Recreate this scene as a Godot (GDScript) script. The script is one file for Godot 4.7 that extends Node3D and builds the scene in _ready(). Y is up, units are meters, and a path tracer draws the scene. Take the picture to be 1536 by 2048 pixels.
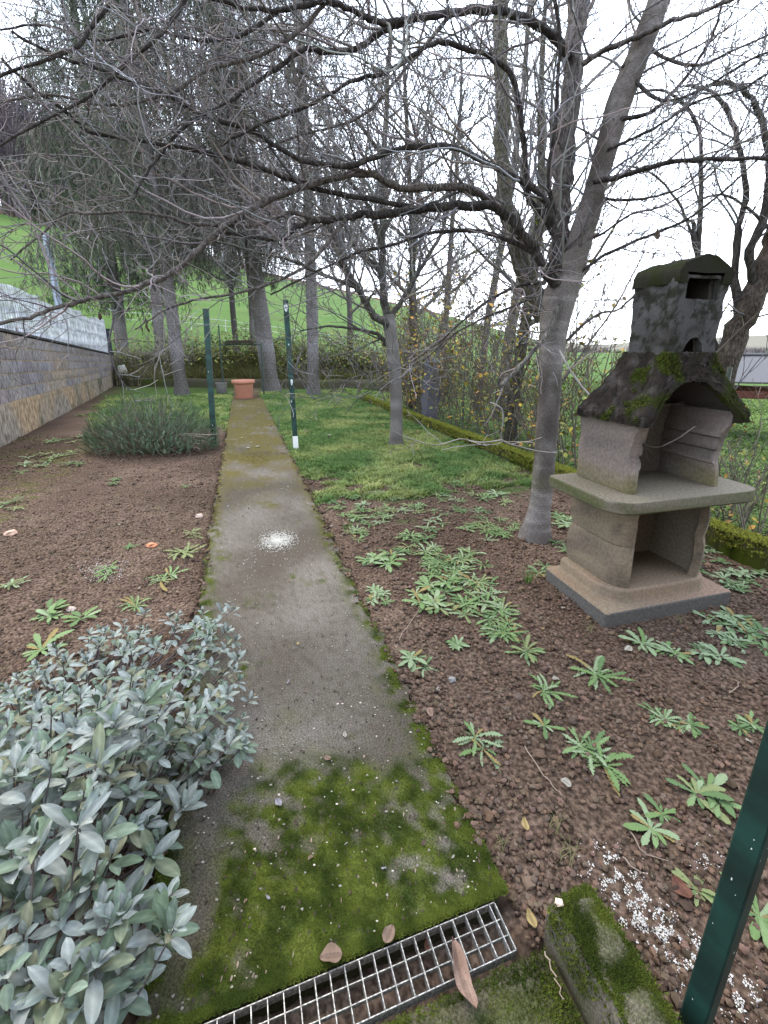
extends Node3D
# A winter garden: concrete path, bare fruit trees, concrete barbecue, sage bush, block wall, meadow hill.

const F := 880.0        # focal length in photo pixels
const CX := 768.0
const CY := 918.0
const EYE := 1.5
const TILT := 218.0 / 880.0
var PD := Vector3(-0.304, 0, -0.9527)   # the path's direction
var PN := Vector3(0.9527, 0, -0.304)    # across the path

var rng := RandomNumberGenerator.new()
var nz := FastNoiseLite.new()
var nf := FastNoiseLite.new()
var counts := {}
var M := {}
var sagetex: ImageTexture

# ------------------------------------------------------------------ mesh collector
class MB:
	var v := PackedVector3Array()
	var n := PackedVector3Array()
	var c := PackedColorArray()
	var i := PackedInt32Array()
	func vert(p: Vector3, q: Vector3, col: Color) -> int:
		v.append(p); n.append(q); c.append(col)
		return v.size() - 1
	func tri(a: int, b: int, d: int) -> void:
		i.append(a); i.append(b); i.append(d)
	func quad(a: Vector3, b: Vector3, d: Vector3, e: Vector3, col: Color) -> void:
		var q := (d - a).cross(b - a).normalized()
		var k := v.size()
		for p in [a, b, d, e]:
			v.append(p); n.append(q); c.append(col)
		for t in [0, 1, 2, 0, 2, 3]:
			i.append(k + t)
	func face(a: Vector3, b: Vector3, d: Vector3, col: Color) -> void:
		var q := (d - a).cross(b - a).normalized()
		var k := v.size()
		for p in [a, b, d]:
			v.append(p); n.append(q); c.append(col)
		for t in 3:
			i.append(k + t)
	func tube(pts: PackedVector3Array, rad: PackedFloat32Array, sides: int, col: Color, cap := false) -> void:
		var m := pts.size()
		if m < 2:
			return
		var t0 := (pts[1] - pts[0]).normalized()
		var u := t0.cross(Vector3(0.31, 0.9, 0.22)).normalized()
		if u.length_squared() < 0.5:
			u = t0.cross(Vector3.RIGHT).normalized()
		var k0 := v.size()
		for a in m:
			var t := (pts[mini(a + 1, m - 1)] - pts[maxi(a - 1, 0)]).normalized()
			u = (u - t * u.dot(t)).normalized()
			var w := t.cross(u)
			var r := rad[a]
			for b in sides:
				var g := TAU * b / sides
				var q := u * cos(g) + w * sin(g)
				v.append(pts[a] + q * r); n.append(q); c.append(col)
		for a in m - 1:
			for b in sides:
				var p := k0 + a * sides + b
				var q2 := k0 + a * sides + (b + 1) % sides
				i.append(p); i.append(p + sides); i.append(q2)
				i.append(q2); i.append(p + sides); i.append(q2 + sides)
		if cap:
			for e in [0, m - 1]:
				var d := t0 * -1.0 if e == 0 else (pts[m - 1] - pts[m - 2]).normalized()
				var k := v.size()
				v.append(pts[e]); n.append(d); c.append(col)
				for b in sides:
					v.append(v[k0 + e * sides + b]); n.append(d); c.append(col)
				for b in sides:
					i.append(k); i.append(k + 1 + b); i.append(k + 1 + (b + 1) % sides)
	# box with chamfered edges, given by a frame
	func box(x: Transform3D, s: Vector3, col: Color, ch := 0.0) -> void:
		var h := s * 0.5
		if ch <= 0.0:
			var p := []
			for a in 8:
				p.append(x * Vector3(h.x if a & 1 else -h.x, h.y if a & 2 else -h.y, h.z if a & 4 else -h.z))
			for q in [[0, 2, 3, 1], [5, 7, 6, 4], [4, 6, 2, 0], [1, 3, 7, 5], [2, 6, 7, 3], [4, 0, 1, 5]]:
				quad(p[q[0]], p[q[1]], p[q[2]], p[q[3]], col)
			return
		var g := h - Vector3.ONE * ch
		# three points at each corner: one on each face
		var P := {}
		for a in 8:
			var sg := Vector3(1 if a & 1 else -1, 1 if a & 2 else -1, 1 if a & 4 else -1)
			P[a] = [x * (sg * Vector3(h.x, g.y, g.z)), x * (sg * Vector3(g.x, h.y, g.z)), x * (sg * Vector3(g.x, g.y, h.z))]
		for f in [[0, 1, 3, 7, 5], [0, 0, 4, 6, 2], [1, 2, 6, 7, 3], [1, 0, 1, 5, 4], [2, 4, 5, 7, 6], [2, 0, 2, 3, 1]]:
			quad(P[f[1]][f[0]], P[f[2]][f[0]], P[f[3]][f[0]], P[f[4]][f[0]], col)
		for e in [[0, 1, 1, 2], [2, 3, 1, 2], [4, 5, 1, 2], [6, 7, 1, 2], [0, 2, 0, 2], [1, 3, 0, 2], [4, 6, 0, 2], [5, 7, 0, 2], [0, 4, 0, 1], [1, 5, 0, 1], [2, 6, 0, 1], [3, 7, 0, 1]]:
			var A = P[e[0]]; var B = P[e[1]]
			var mid: Vector3 = (A[e[2]] + A[e[3]] + B[e[2]] + B[e[3]]) * 0.25
			var k := v.size()
			quad(A[e[2]], B[e[2]], B[e[3]], A[e[3]], col)
			if n[k].dot(mid - x.origin) < 0.0:
				for j in 4:
					n[k + j] = -n[k + j]
		for a in 8:
			var k := v.size()
			face(P[a][0], P[a][1], P[a][2], col)
			if n[k].dot(P[a][0] - x.origin) < 0.0:
				for j in 3:
					n[k + j] = -n[k + j]
	func done(off := Vector3.ZERO, fix := true) -> ArrayMesh:
		var m := ArrayMesh.new()
		if v.is_empty():
			return m
		if fix:      # front faces run clockwise about their normals
			for k in range(0, i.size(), 3):
				var a0 := v[i[k]]
				if (v[i[k + 1]] - a0).cross(v[i[k + 2]] - a0).dot(n[i[k]] + n[i[k + 1]] + n[i[k + 2]]) > 0.0:
					var sw := i[k + 1]
					i[k + 1] = i[k + 2]
					i[k + 2] = sw
		var a := []
		a.resize(Mesh.ARRAY_MAX)
		a[Mesh.ARRAY_VERTEX] = Transform3D(Basis.IDENTITY, -off) * v
		a[Mesh.ARRAY_NORMAL] = n
		a[Mesh.ARRAY_COLOR] = c
		a[Mesh.ARRAY_INDEX] = i
		m.add_surface_from_arrays(Mesh.PRIMITIVE_TRIANGLES, a)
		return m

# ------------------------------------------------------------------ positions
func ray(px: float, py: float) -> Vector3:
	var k := sqrt(1.0 + TILT * TILT)
	var cs := 1.0 / k
	var sn := TILT / k
	var x := (px - CX) / F
	var y := (py - CY) / F
	return Vector3(x, -(y * cs + sn), -(cs - y * sn))
func gp(px: float, py: float, h := 0.0) -> Vector3:     # the point of the level at height h seen at a pixel
	var d := ray(px, py)
	return Vector3(0, EYE, 0) + d * ((h - EYE) / d.y)
func zp(px: float, py: float, z: float) -> Vector3:     # the point at depth z seen at a pixel
	var d := ray(px, py)
	return Vector3(0, EYE, 0) + d * (z / d.z)
func pw(s: float, w: float, y := 0.0) -> Vector3:       # path coordinates
	var p := PD * s + PN * w
	p.y = y
	return p

# ------------------------------------------------------------------ naming
func numbered(called: String) -> String:
	var k: int = counts.get(called, 0)
	counts[called] = k + 1
	return called if k == 0 else "%s_%03d" % [called, k]
func thing(called: String, label: String, category: String, at := Vector3.ZERO, turn := 0.0, group := "") -> Node3D:
	var o := Node3D.new()
	o.name = numbered(called)
	add_child(o)
	o.position = at
	o.rotation.y = turn
	tag(o, label, category, group)
	return o
func tag(o: Node, label: String, category: String, group := "") -> void:
	o.set_meta("label", label)
	o.set_meta("category", category)
	if group != "":
		o.set_meta("group", group)
func part(parent: Node, called: String, m: Mesh, mat: Material, stuff := false) -> MeshInstance3D:
	var o := MeshInstance3D.new()
	o.name = called
	o.mesh = m
	o.material_override = mat
	parent.add_child(o, true)
	if stuff:
		o.set_meta("kind", "stuff")
	return o
func single(called: String, m: Mesh, mat: Material, at: Vector3, label: String, category: String, group := "") -> MeshInstance3D:
	var o := MeshInstance3D.new()
	o.name = numbered(called)
	o.mesh = m
	o.material_override = mat
	add_child(o)
	o.position = at
	tag(o, label, category, group)
	return o
func structure(called: String, m: Mesh, mat: Material) -> MeshInstance3D:
	var o := MeshInstance3D.new()
	o.name = numbered(called)
	o.mesh = m
	o.material_override = mat
	add_child(o)
	o.set_meta("kind", "structure")
	return o
func copies(called: String, m: Mesh, mat: Material, xs: Array, cols: Array, parent: Node = null, label := "", category := "") -> MultiMeshInstance3D:
	var mm := MultiMesh.new()
	mm.transform_format = MultiMesh.TRANSFORM_3D
	mm.use_colors = not cols.is_empty()
	mm.mesh = m
	mm.instance_count = xs.size()
	for k in xs.size():
		mm.set_instance_transform(k, xs[k])
		if not cols.is_empty():
			mm.set_instance_color(k, cols[k])
	var o := MultiMeshInstance3D.new()
	o.multimesh = mm
	o.material_override = mat
	o.set_meta("kind", "stuff")
	if parent:
		o.name = called
		parent.add_child(o, true)
	else:
		o.name = numbered(called)
		add_child(o)
		if label != "":
			tag(o, label, category)
	return o

# ------------------------------------------------------------------ colours and materials
func sc(r: float, g: float, b: float, k := 1.0) -> Color:      # sRGB 0..255 to linear
	var c := Color(r / 255.0, g / 255.0, b / 255.0).srgb_to_linear()
	return Color(c.r * k, c.g * k, c.b * k)
func jit(c: Color, a: float) -> Color:
	var k := 1.0 + rng.randf_range(-a, a)
	return Color(c.r * k * (1.0 + rng.randf_range(-a, a) * 0.25), c.g * k, c.b * k * (1.0 + rng.randf_range(-a, a) * 0.25))
func grain(seed_: int, freq: float, lo: float, hi: float, octaves := 4, size := 256, kind := FastNoiseLite.TYPE_SIMPLEX_SMOOTH) -> ImageTexture:
	var f := FastNoiseLite.new()
	f.seed = seed_
	f.frequency = freq
	f.noise_type = kind
	f.fractal_octaves = octaves
	f.fractal_gain = 0.6
	var im := f.get_seamless_image(size, size, false, false, 0.1, true)
	im.convert(Image.FORMAT_RGB8)
	var d := im.get_data()
	for k in d.size():
		d[k] = int(clampf(lo + (hi - lo) * d[k] / 255.0, 0.0, 1.0) * 255.0)
	return ImageTexture.create_from_image(Image.create_from_data(size, size, false, Image.FORMAT_RGB8, d))
func vmat(rough := 0.9, tex: Texture2D = null, scale := Vector3.ONE, relief: Texture2D = null, depth := 0.0, spec := 0.3, world := false) -> StandardMaterial3D:
	var m := StandardMaterial3D.new()
	m.vertex_color_use_as_albedo = true
	m.roughness = rough
	m.metallic_specular = spec
	m.cull_mode = BaseMaterial3D.CULL_DISABLED
	if tex or relief:
		m.uv1_triplanar = true
		m.uv1_world_triplanar = world
		m.uv1_scale = scale
	if tex:
		m.albedo_texture = tex
	if relief:
		m.heightmap_enabled = true
		m.heightmap_texture = relief
		m.heightmap_scale = depth
	return m
func leafmat(back: Color, rough := 0.65) -> StandardMaterial3D:
	var m := vmat(rough)
	m.backlight_enabled = true
	m.backlight = back
	return m

func make_materials() -> void:
	var g1 := grain(3, 0.03, 0.35, 1.15, 5)
	var g2 := grain(7, 0.09, 0.3, 1.15, 4)
	var g3 := grain(9, 0.012, 0.5, 1.1, 5)
	var hb := grain(17, 0.06, 0.0, 1.0, 5)
	var cell := grain(23, 0.05, 0.0, 1.0, 3, 256, FastNoiseLite.TYPE_CELLULAR)
	M.ground = vmat(0.97, g2, Vector3(1.7, 1.7, 1.7), cell, 0.9, 0.15, true)
	M.crumb = vmat(0.97, g2, Vector3(9, 9, 9), null, 0.0, 0.15)
	M.path = vmat(0.95, grain(8, 0.09, 0.5, 1.15, 4), Vector3(5.0, 5.0, 5.0), hb, 0.05, 0.15, true)
	M.moss = vmat(0.95, null, Vector3.ONE, null, 0.0, 0.2)
	M.bark = vmat(0.9, grain(31, 0.05, 0.62, 1.12, 6), Vector3(3.4, 6.5, 3.4), grain(33, 0.06, 0, 1, 4), 0.15, 0.2, true)
	M.oldbark = vmat(0.92, g1, Vector3(5, 1.6, 5), hb, 1.4, 0.2, true)
	M.twig = vmat(0.85, null, Vector3.ONE, null, 0.0, 0.25)
	M.grass = leafmat(Color(0.5, 0.6, 0.25), 0.7)
	M.leaf = leafmat(Color(0.35, 0.45, 0.2), 0.6)
	sagetex = grain(55, 0.05, 0.62, 1.15, 5)
	M.sage = leafmat(Color(0.10, 0.13, 0.09), 0.85)
	for m in [M.sage]:
		m.uv1_triplanar = true
		m.uv1_scale = Vector3(5, 5, 5)
		m.albedo_texture = sagetex
	M.needle = leafmat(Color(0.15, 0.2, 0.1), 0.8)
	M.dry = leafmat(Color(0.45, 0.3, 0.2), 0.75)
	M.block = vmat(0.95, grain(14, 0.03, 0.45, 1.15, 5), Vector3(1.6, 0.6, 1.6), hb, 0.12, 0.15, true)
	M.concrete = vmat(0.93, grain(12, 0.06, 0.76, 1.08, 6), Vector3(3.1, 2.2, 3.1), grain(13, 0.2, 0, 1, 3), 0.07, 0.2, true)
	M.crust = vmat(0.96, g2, Vector3(9, 9, 9), hb, 0.35, 0.12)
	M.paint = vmat(0.55, g3, Vector3(2, 2, 2), null, 0.0, 0.5)
	M.white = vmat(0.55, g3, Vector3(1, 1, 1), null, 0.0, 0.4)
	M.clay = vmat(0.75)
	M.steel = vmat(0.45, g1, Vector3(12, 12, 12), null, 0.0, 0.6)
	M.steel.metallic = 0.55
	M.chip = vmat(0.8)
	M.wood = vmat(0.9, g1, Vector3(1, 9, 9), hb, 0.4, 0.2)

# ------------------------------------------------------------------ ground
func hill(x: float, z: float) -> float:
	var u := -0.9 * x - 0.43 * z - 23.0
	var h := 0.29 * (log(1.0 + exp(clampf(u / 2.5, -30.0, 30.0))) * 2.5 if u < 60.0 else u)
	if u > 150.0:
		h -= 0.12 * (u - 150.0)
	h += 0.7 * smoothstep(-18.4, -21.5, z) * smoothstep(4.0, -2.0, x)
	return h
func swp(x: float, z: float) -> Vector2:     # (along, across) the path
	return Vector2(x * PD.x + z * PD.z, x * PN.x + z * PN.z)
func lawn_at(x: float, z: float) -> float:   # 1 on lawn, 0 on bare soil
	var q := swp(x, z)
	var e := nz.get_noise_2d(x * 60.0, z * 60.0) * 0.9 + nz.get_noise_2d(x * 200.0 + 50.0, z * 200.0) * 0.5
	if q.y > 0.62 and q.y < 3.45:
		return clampf((-z - 4.5 + e * 2.0 + nf.get_noise_2d(x * 50.0, z * 50.0) * 0.5) * 0.7, 0.0, 1.0)
	if q.y < -0.36 and q.y > -3.0 + e * 0.6 - maxf(0.0, -z - 8.6) * 0.2:
		return clampf((-z - 8.6 + e + minf(0.0, q.y + 1.2) * 0.15) * 1.3, 0.0, 1.0)
	return 0.0
func ground_y(x: float, z: float) -> float:
	var q := swp(x, z)
	var y := hill(x, z)
	if q.y > 3.3:
		y -= 0.25 * smoothstep(3.4, 7.0, q.y)
	if -z > 18.4 or q.y > 3.8:
		return y - 0.02 + nz.get_noise_2d(x * 8.0, z * 8.0) * 0.12
	y += -0.04 + nz.get_noise_2d(x * 45.0, z * 45.0) * 0.022
	y += nf.get_noise_2d(x * 400.0, z * 400.0) * 0.012 * (1.0 - lawn_at(x, z))
	# under the concrete the soil lies lower
	if q.y > -0.35 and q.y < 0.615 and q.x > 0.77 and q.x < 14.95:
		y = minf(y, -0.10)
	if q.x < 0.78 and q.y > -0.7 and q.y < 0.58:
		y = -0.075 + nf.get_noise_2d(x * 300.0, z * 300.0) * 0.016
	if q.x < 0.66 and q.y > -0.85 and q.y < 0.82:
		y = -0.10
	return y
func axis(lo: float, hi: float, step: float, a: float, b: float, grow: float) -> PackedFloat32Array:
	var out := PackedFloat32Array()
	var left := []
	var s := step
	var p := lo
	while p > a:
		s *= grow
		p -= s
		left.append(p)
	left.reverse()
	for k in left:
		out.append(k)
	p = lo
	while p < hi:
		out.append(p)
		p += step
	s = step
	while p < b:
		out.append(p)
		s *= grow
		p += s
	out.append(b)
	return out
func make_ground() -> void:
	var xs := axis(-2.9, 3.6, 0.034, -420.0, 420.0, 1.075)
	var zs := axis(-6.2, -0.45, 0.030, -520.0, 40.0, 1.075)
	var mb := MB.new()
	var nx := xs.size()
	var soil := Color(0.15, 0.102, 0.076)
	var dry := Color(0.26, 0.185, 0.138)
	var turf := Color(0.075, 0.12, 0.035)
	var meadow := Color(0.095, 0.185, 0.045)
	var litter := Color(0.085, 0.068, 0.04)
	for z in zs:
		for x in xs:
			var y := ground_y(x, z)
			var q := swp(x, z)
			var a := nz.get_noise_2d(x * 25.0, z * 25.0)
			var b := nf.get_noise_2d(x * 120.0, z * 120.0)
			var col := soil.lerp(dry, clampf(a * 0.9 + b * 0.5 + 0.15, 0.0, 1.0)).lerp(Color(0.085, 0.058, 0.045), clampf(nz.get_noise_2d(x * 14.0 - 90.0, z * 14.0) * 1.8 - 0.1, 0.0, 0.7))
			var inside := q.y < 3.55 and z > -18.6 and x > -13.0
			if inside:
				col = col.lerp(turf.lerp(meadow, clampf(0.25 + b, 0, 0.5)), lawn_at(x, z))
				if q.y < -2.2 and z > -8.0:      # mossy soil by the wall
					col = col.lerp(Color(0.11, 0.115, 0.03), clampf(b * 2.2 - 0.1 + a, 0.0, 0.8))
			else:
				var g := meadow.lerp(Color(0.14, 0.225, 0.065), clampf(0.5 + a * 1.2 + b * 0.4, 0.0, 1.0))
				g = g.lerp(Color(0.13, 0.14, 0.06), clampf(nz.get_noise_2d(x * 3.0, z * 12.0) * 1.6 - 0.35, 0.0, 0.6))
				var m := 0.0
				if q.y > 3.4 and z > -30.0:
					m = smoothstep(6.0, 4.4, q.y + a * 1.4)
				if z < -17.5 and z > -26.0 and x < 3.0:
					m = maxf(m, smoothstep(-24.0, -21.5, z + a * 1.5))
				col = g.lerp(litter, clampf(m, 0, 1))
				var u := -0.9 * x - 0.43 * z
				if u > 146.0:
					col = Color(0.13, 0.07, 0.045)
			mb.v.append(Vector3(x, y, z)); mb.c.append(col)
	var nzv := zs.size()
	for k in nzv:
		for j in nx:
			var e := mb.v[k * nx + mini(j + 1, nx - 1)] - mb.v[k * nx + maxi(j - 1, 0)]
			var f := mb.v[mini(k + 1, nzv - 1) * nx + j] - mb.v[maxi(k - 1, 0) * nx + j]
			mb.n.append(f.cross(e).normalized())
	for k in nzv - 1:
		for j in nx - 1:
			var p := k * nx + j
			mb.i.append_array(PackedInt32Array([p, p + nx, p + 1, p + 1, p + nx, p + nx + 1]))
	structure("ground", mb.done(), M.ground)

func lump(seed_: int, rough := 0.35) -> ArrayMesh:           # a small clod
	var r := RandomNumberGenerator.new()
	r.seed = seed_
	var mb := MB.new()
	var rings := 3
	var sides := 5
	var pts := []
	pts.append(Vector3(0, 1, 0))
	for a in rings:
		for b in sides:
			var t := PI * (a + 1) / (rings + 1)
			var g := TAU * (b + 0.5 * a) / sides
			pts.append(Vector3(sin(t) * cos(g), cos(t), sin(t) * sin(g)) * r.randf_range(1.0 - rough, 1.0 + rough))
	pts.append(Vector3(0, -1, 0))
	var w := Color(1, 1, 1)
	for b in sides:
		mb.face(pts[0], pts[1 + b], pts[1 + (b + 1) % sides], w)
		var k := 1 + (rings - 1) * sides
		mb.face(pts[pts.size() - 1], pts[k + (b + 1) % sides], pts[k + b], w)
		for a in rings - 1:
			var p := 1 + a * sides
			mb.quad(pts[p + b], pts[p + sides + b], pts[p + sides + (b + 1) % sides], pts[p + (b + 1) % sides], w)
	for k in mb.v.size():
		mb.n[k] = (mb.n[k] * 1.6 + mb.v[k].normalized()).normalized()
	return mb.done()

func make_crumbs() -> void:
	for variant in 3:
		var xs := []
		var cs := []
		var n := 0
		while n < 46000:
			var z := -0.5 - pow(rng.randf(), 1.6) * 7.6
			var x := rng.randf_range(-0.95, 1.25) * (1.0 - z)
			var q := swp(x, z)
			n += 1
			var spill: bool = q.x > 0.9 and q.y > -0.36 and q.y < 0.625 and minf(q.y + 0.36, 0.625 - q.y) < 0.02 + 0.05 * pow(rng.randf(), 3.0)
			if (q.y > -0.36 and q.y < 0.625 and q.x > 0.64 and not spill) or q.y > 3.4 or (q.y < 0.84 and q.y > -0.9 and q.x < 0.66):
				continue
			if lawn_at(x, z) > 0.45 or q.y < -5.4:
				continue
			if nf.get_noise_2d(x * 90.0, z * 90.0) + nz.get_noise_2d(x * 22.0 + 300.0, z * 22.0) * 0.9 + rng.randf_range(-0.35, 0.35) < -0.2:
				continue
			var r := (0.0028 + 0.0085 * pow(rng.randf(), 2.2)) * (1.0 + 0.10 * -z)
			if q.y < -0.36:
				r *= 0.75
			if rng.randf() < 0.03:
				r *= 1.8
			var bs := Basis.from_euler(Vector3(rng.randf() * 6.0, rng.randf() * 6.0, rng.randf() * 6.0)).scaled(Vector3(r, r * rng.randf_range(0.55, 0.9), r))
			xs.append(Transform3D(bs, Vector3(x, (0.002 if spill else ground_y(x, z)) + r * 0.4, z)))
			cs.append(jit(Color(0.225, 0.155, 0.115), 0.42))
		copies("soil_crumbs", lump(40 + variant), M.crumb, xs, cs, null, "loose crumbs of brown soil covering the garden beds", "soil")

# ------------------------------------------------------------------ path
func moss_at(s: float, w: float) -> float:
	var p := pw(s, w)
	var a := nz.get_noise_2d(p.x * 70.0, p.z * 70.0)
	var b := nf.get_noise_2d(p.x * 220.0, p.z * 220.0)
	var m := 0.0
	m = maxf(m, smoothstep(1.62, 1.15, s + a * 0.45 + absf(w - 0.16) * 0.5 + 0.3 * smoothstep(0.05, -0.3, w)) * (0.95 + b * 0.9 + a * 0.9))
	var edge := minf(w + 0.342, 0.609 - w)
	m = maxf(m, smoothstep(0.15, 0.0, edge + a * 0.10 + b * 0.06) * (0.66 + b * 1.3 + a * 0.8) * (0.5 + 0.5 * smoothstep(9.0, 3.0, s)))
	m = maxf(m, clampf(a * 2.2 - 0.95 + b * 0.7, 0.0, 0.7))
	m = maxf(m, smoothstep(4.2, 7.0, s + a * 1.5) * clampf(0.72 + a * 0.8 + b * 0.6, 0.0, 0.9))
	return clampf(m, 0.0, 1.0)
func concrete_col(p: Vector3) -> Color:
	var a := nz.get_noise_2d(p.x * 30.0 + 77.0, p.z * 30.0)
	var b := nf.get_noise_2d(p.x * 300.0, p.z * 300.0)
	var c := Color(0.115, 0.098, 0.077).lerp(Color(0.22, 0.194, 0.168), clampf(0.42 + a * 1.5 + b * 0.5, 0.0, 1.0))
	return c.lerp(Color(0.09, 0.08, 0.055), clampf(b * 1.3 - a * 0.5 - 0.25, 0.0, 0.6))
func moss_col(s: float, p: Vector3) -> Color:
	var b := nf.get_noise_2d(p.x * 160.0 + 31.0, p.z * 160.0)
	var fresh := Color(0.032, 0.047, 0.008).lerp(Color(0.085, 0.108, 0.017), clampf(0.45 + b * 1.3, 0.0, 1.0))
	return fresh.lerp(Color(0.15, 0.12, 0.042), smoothstep(2.2, 5.5, s) * 0.9)
func make_path() -> void:
	var mb := MB.new()
	var ss := PackedFloat32Array()
	var s := 0.774
	var st := 0.011
	while s < 14.9:
		ss.append(s)
		s += st
		st *= 1.012
	ss.append(14.9)
	var nw := 80
	for a in ss:
		for b in nw + 1:
			var w := -0.342 + 0.951 * b / nw
			var edge := minf(minf(w + 0.342, 0.609 - w), a - 0.774)
			var off := nf.get_noise_2d(a * 160.0, w * 20.0)
			var p := pw(a, w)
			var m := moss_at(a, w)
			if edge < 0.004:       # ragged edge
				p += PN * (off * 0.04 + nz.get_noise_1d(a * 90.0) * 0.03) * (1.0 if w > 0.1 else -1.0)
			p.y = nf.get_noise_2d(p.x * 350.0, p.z * 350.0) * 0.0028 + nz.get_noise_2d(p.x * 40.0, p.z * 40.0) * 0.005 + m * 0.005 * (0.6 + nf.get_noise_2d(p.x * 700.0, p.z * 700.0))
			if edge < 0.02:
				p.y -= (0.02 - edge) * 0.5
			mb.v.append(p)
			mb.c.append(concrete_col(p).lerp(moss_col(a, p), clampf(m * 1.25, 0.0, 0.95)))
	var nn := nw + 1
	for a in ss.size():
		for b in nn:
			var e := mb.v[a * nn + mini(b + 1, nw)] - mb.v[a * nn + maxi(b - 1, 0)]
			var f := mb.v[mini(a + 1, ss.size() - 1) * nn + b] - mb.v[maxi(a - 1, 0) * nn + b]
			mb.n.append(e.cross(f).normalized())
	for a in ss.size() - 1:
		for b in nw:
			var p := a * nn + b
			mb.i.append_array(PackedInt32Array([p, p + 1, p + nn, p + 1, p + nn + 1, p + nn]))
	# sides
	var rim := []
	for a in range(ss.size() - 1, -1, -1):
		rim.append(a * nn)
	for b in nn:
		rim.append(b)
	for a in ss.size():
		rim.append(a * nn + nw)
	for k in rim.size() - 1:
		var p0 := mb.v[rim[k]]
		var p1 := mb.v[rim[k + 1]]
		if p0.distance_to(p1) > 0.0005:
			mb.quad(p0, p1, p1 - Vector3(0, 0.14, 0), p0 - Vector3(0, 0.14, 0), concrete_col(p0).lerp(Color(0.06, 0.07, 0.02), 0.6))
	structure("path", mb.done(), M.path)

func tuft(seed_: int, blades: int, h: float, wd: float, lean: float, segs := 2, spread := 0.0) -> ArrayMesh:
	var r := RandomNumberGenerator.new()
	r.seed = seed_
	var mb := MB.new()
	for k in blades:
		var g := r.randf() * TAU
		var d := Vector3(cos(g), 0, sin(g))
		var across := Vector3(-sin(g), 0, cos(g)) * wd * r.randf_range(0.7, 1.2) * 0.5
		var hh := h * r.randf_range(0.55, 1.0)
		var out := hh * lean * r.randf_range(0.2, 1.0)
		var p0 := Vector3(r.randf_range(-1, 1), 0, r.randf_range(-1, 1)) * spread
		var tone := r.randf_range(0.75, 1.15)
		var col := Color(tone, tone, tone)
		var last := []
		for a in segs + 1:
			var t := float(a) / segs
			var c := p0 + d * out * t * t + Vector3(0, hh * (t - 0.25 * t * t * lean), 0)
			var wv := across * (1.0 - t * t * 0.95)
			var q := (d * -1.0 + Vector3(0, 0.7, 0)).normalized()
			last.append([mb.vert(c - wv, q, col), mb.vert(c + wv, q, col)])
		for a in segs:
			mb.tri(last[a][0], last[a + 1][0], last[a][1])
			mb.tri(last[a][1], last[a + 1][0], last[a + 1][1])
	return mb.done()

func make_moss() -> void:
	var xs := []
	var cs := []
	for k in 150000:
		var s := 0.776 + pow(rng.randf(), 1.7) * 6.0
		var w := rng.randf_range(-0.345, 0.612)
		var m := moss_at(s, w)
		if m < 0.42 + rng.randf() * 0.3:
			continue
		if s > 2.0 and rng.randf() < 0.5:
			continue
		var p := pw(s, w)
		p.y = -0.003 + m * 0.004
		var r := rng.randf_range(0.6, 1.25)
		xs.append(Transform3D(Basis(Vector3.UP, rng.randf() * TAU).scaled(Vector3(r * 1.2, r * (0.45 if s > 1.9 else 0.8), r * 1.2)), p))
		cs.append(jit(moss_col(s, p), 0.3))
	copies("path_moss", tuft(5, 9, 0.0095, 0.0026, 0.9, 1, 0.007), M.moss, xs, cs, null, "green moss growing on the concrete path", "moss")
	# grit and pale specks pressed into the near end of the path
	xs = []
	cs = []
	for k in 1700:
		var s := 0.8 + pow(rng.randf(), 1.3) * 6.5
		var w := rng.randf_range(-0.33, 0.6)
		var p := pw(s, w, 0.004)
		var r := rng.randf_range(0.0009, 0.0030) * (1.35 if s < 1.8 else 0.85)
		xs.append(Transform3D(Basis.from_euler(Vector3(rng.randf(), rng.randf() * 6.0, rng.randf())).scaled(Vector3(r * 1.3, r * 0.6, r)), p))
		var t := rng.randf()
		cs.append(jit(Color(0.42, 0.38, 0.33) if t < 0.25 else Color(0.2, 0.18, 0.15) if t < 0.75 else Color(0.07, 0.05, 0.035), 0.3))
	for k in 1500:
		var s := 0.8 + pow(rng.randf(), 1.5) * 4.5
		var p := pw(s, rng.randf_range(-0.33, 0.6), 0.005)
		var r := rng.randf_range(0.0025, 0.008)
		xs.append(Transform3D(Basis.from_euler(Vector3(rng.randf_range(-0.3, 0.3), rng.randf() * 6.0, rng.randf_range(-0.3, 0.3))).scaled(Vector3(r * rng.randf_range(0.15, 0.6), r * 0.12, r)), p))
		cs.append(jit(Color(0.04, 0.03, 0.022) if rng.randf() < 0.8 else Color(0.2, 0.15, 0.11), 0.4))
	copies("path_grit", lump(61), M.chip, xs, cs, null, "pale grit and plant crumbs lying on the path", "grit")

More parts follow.
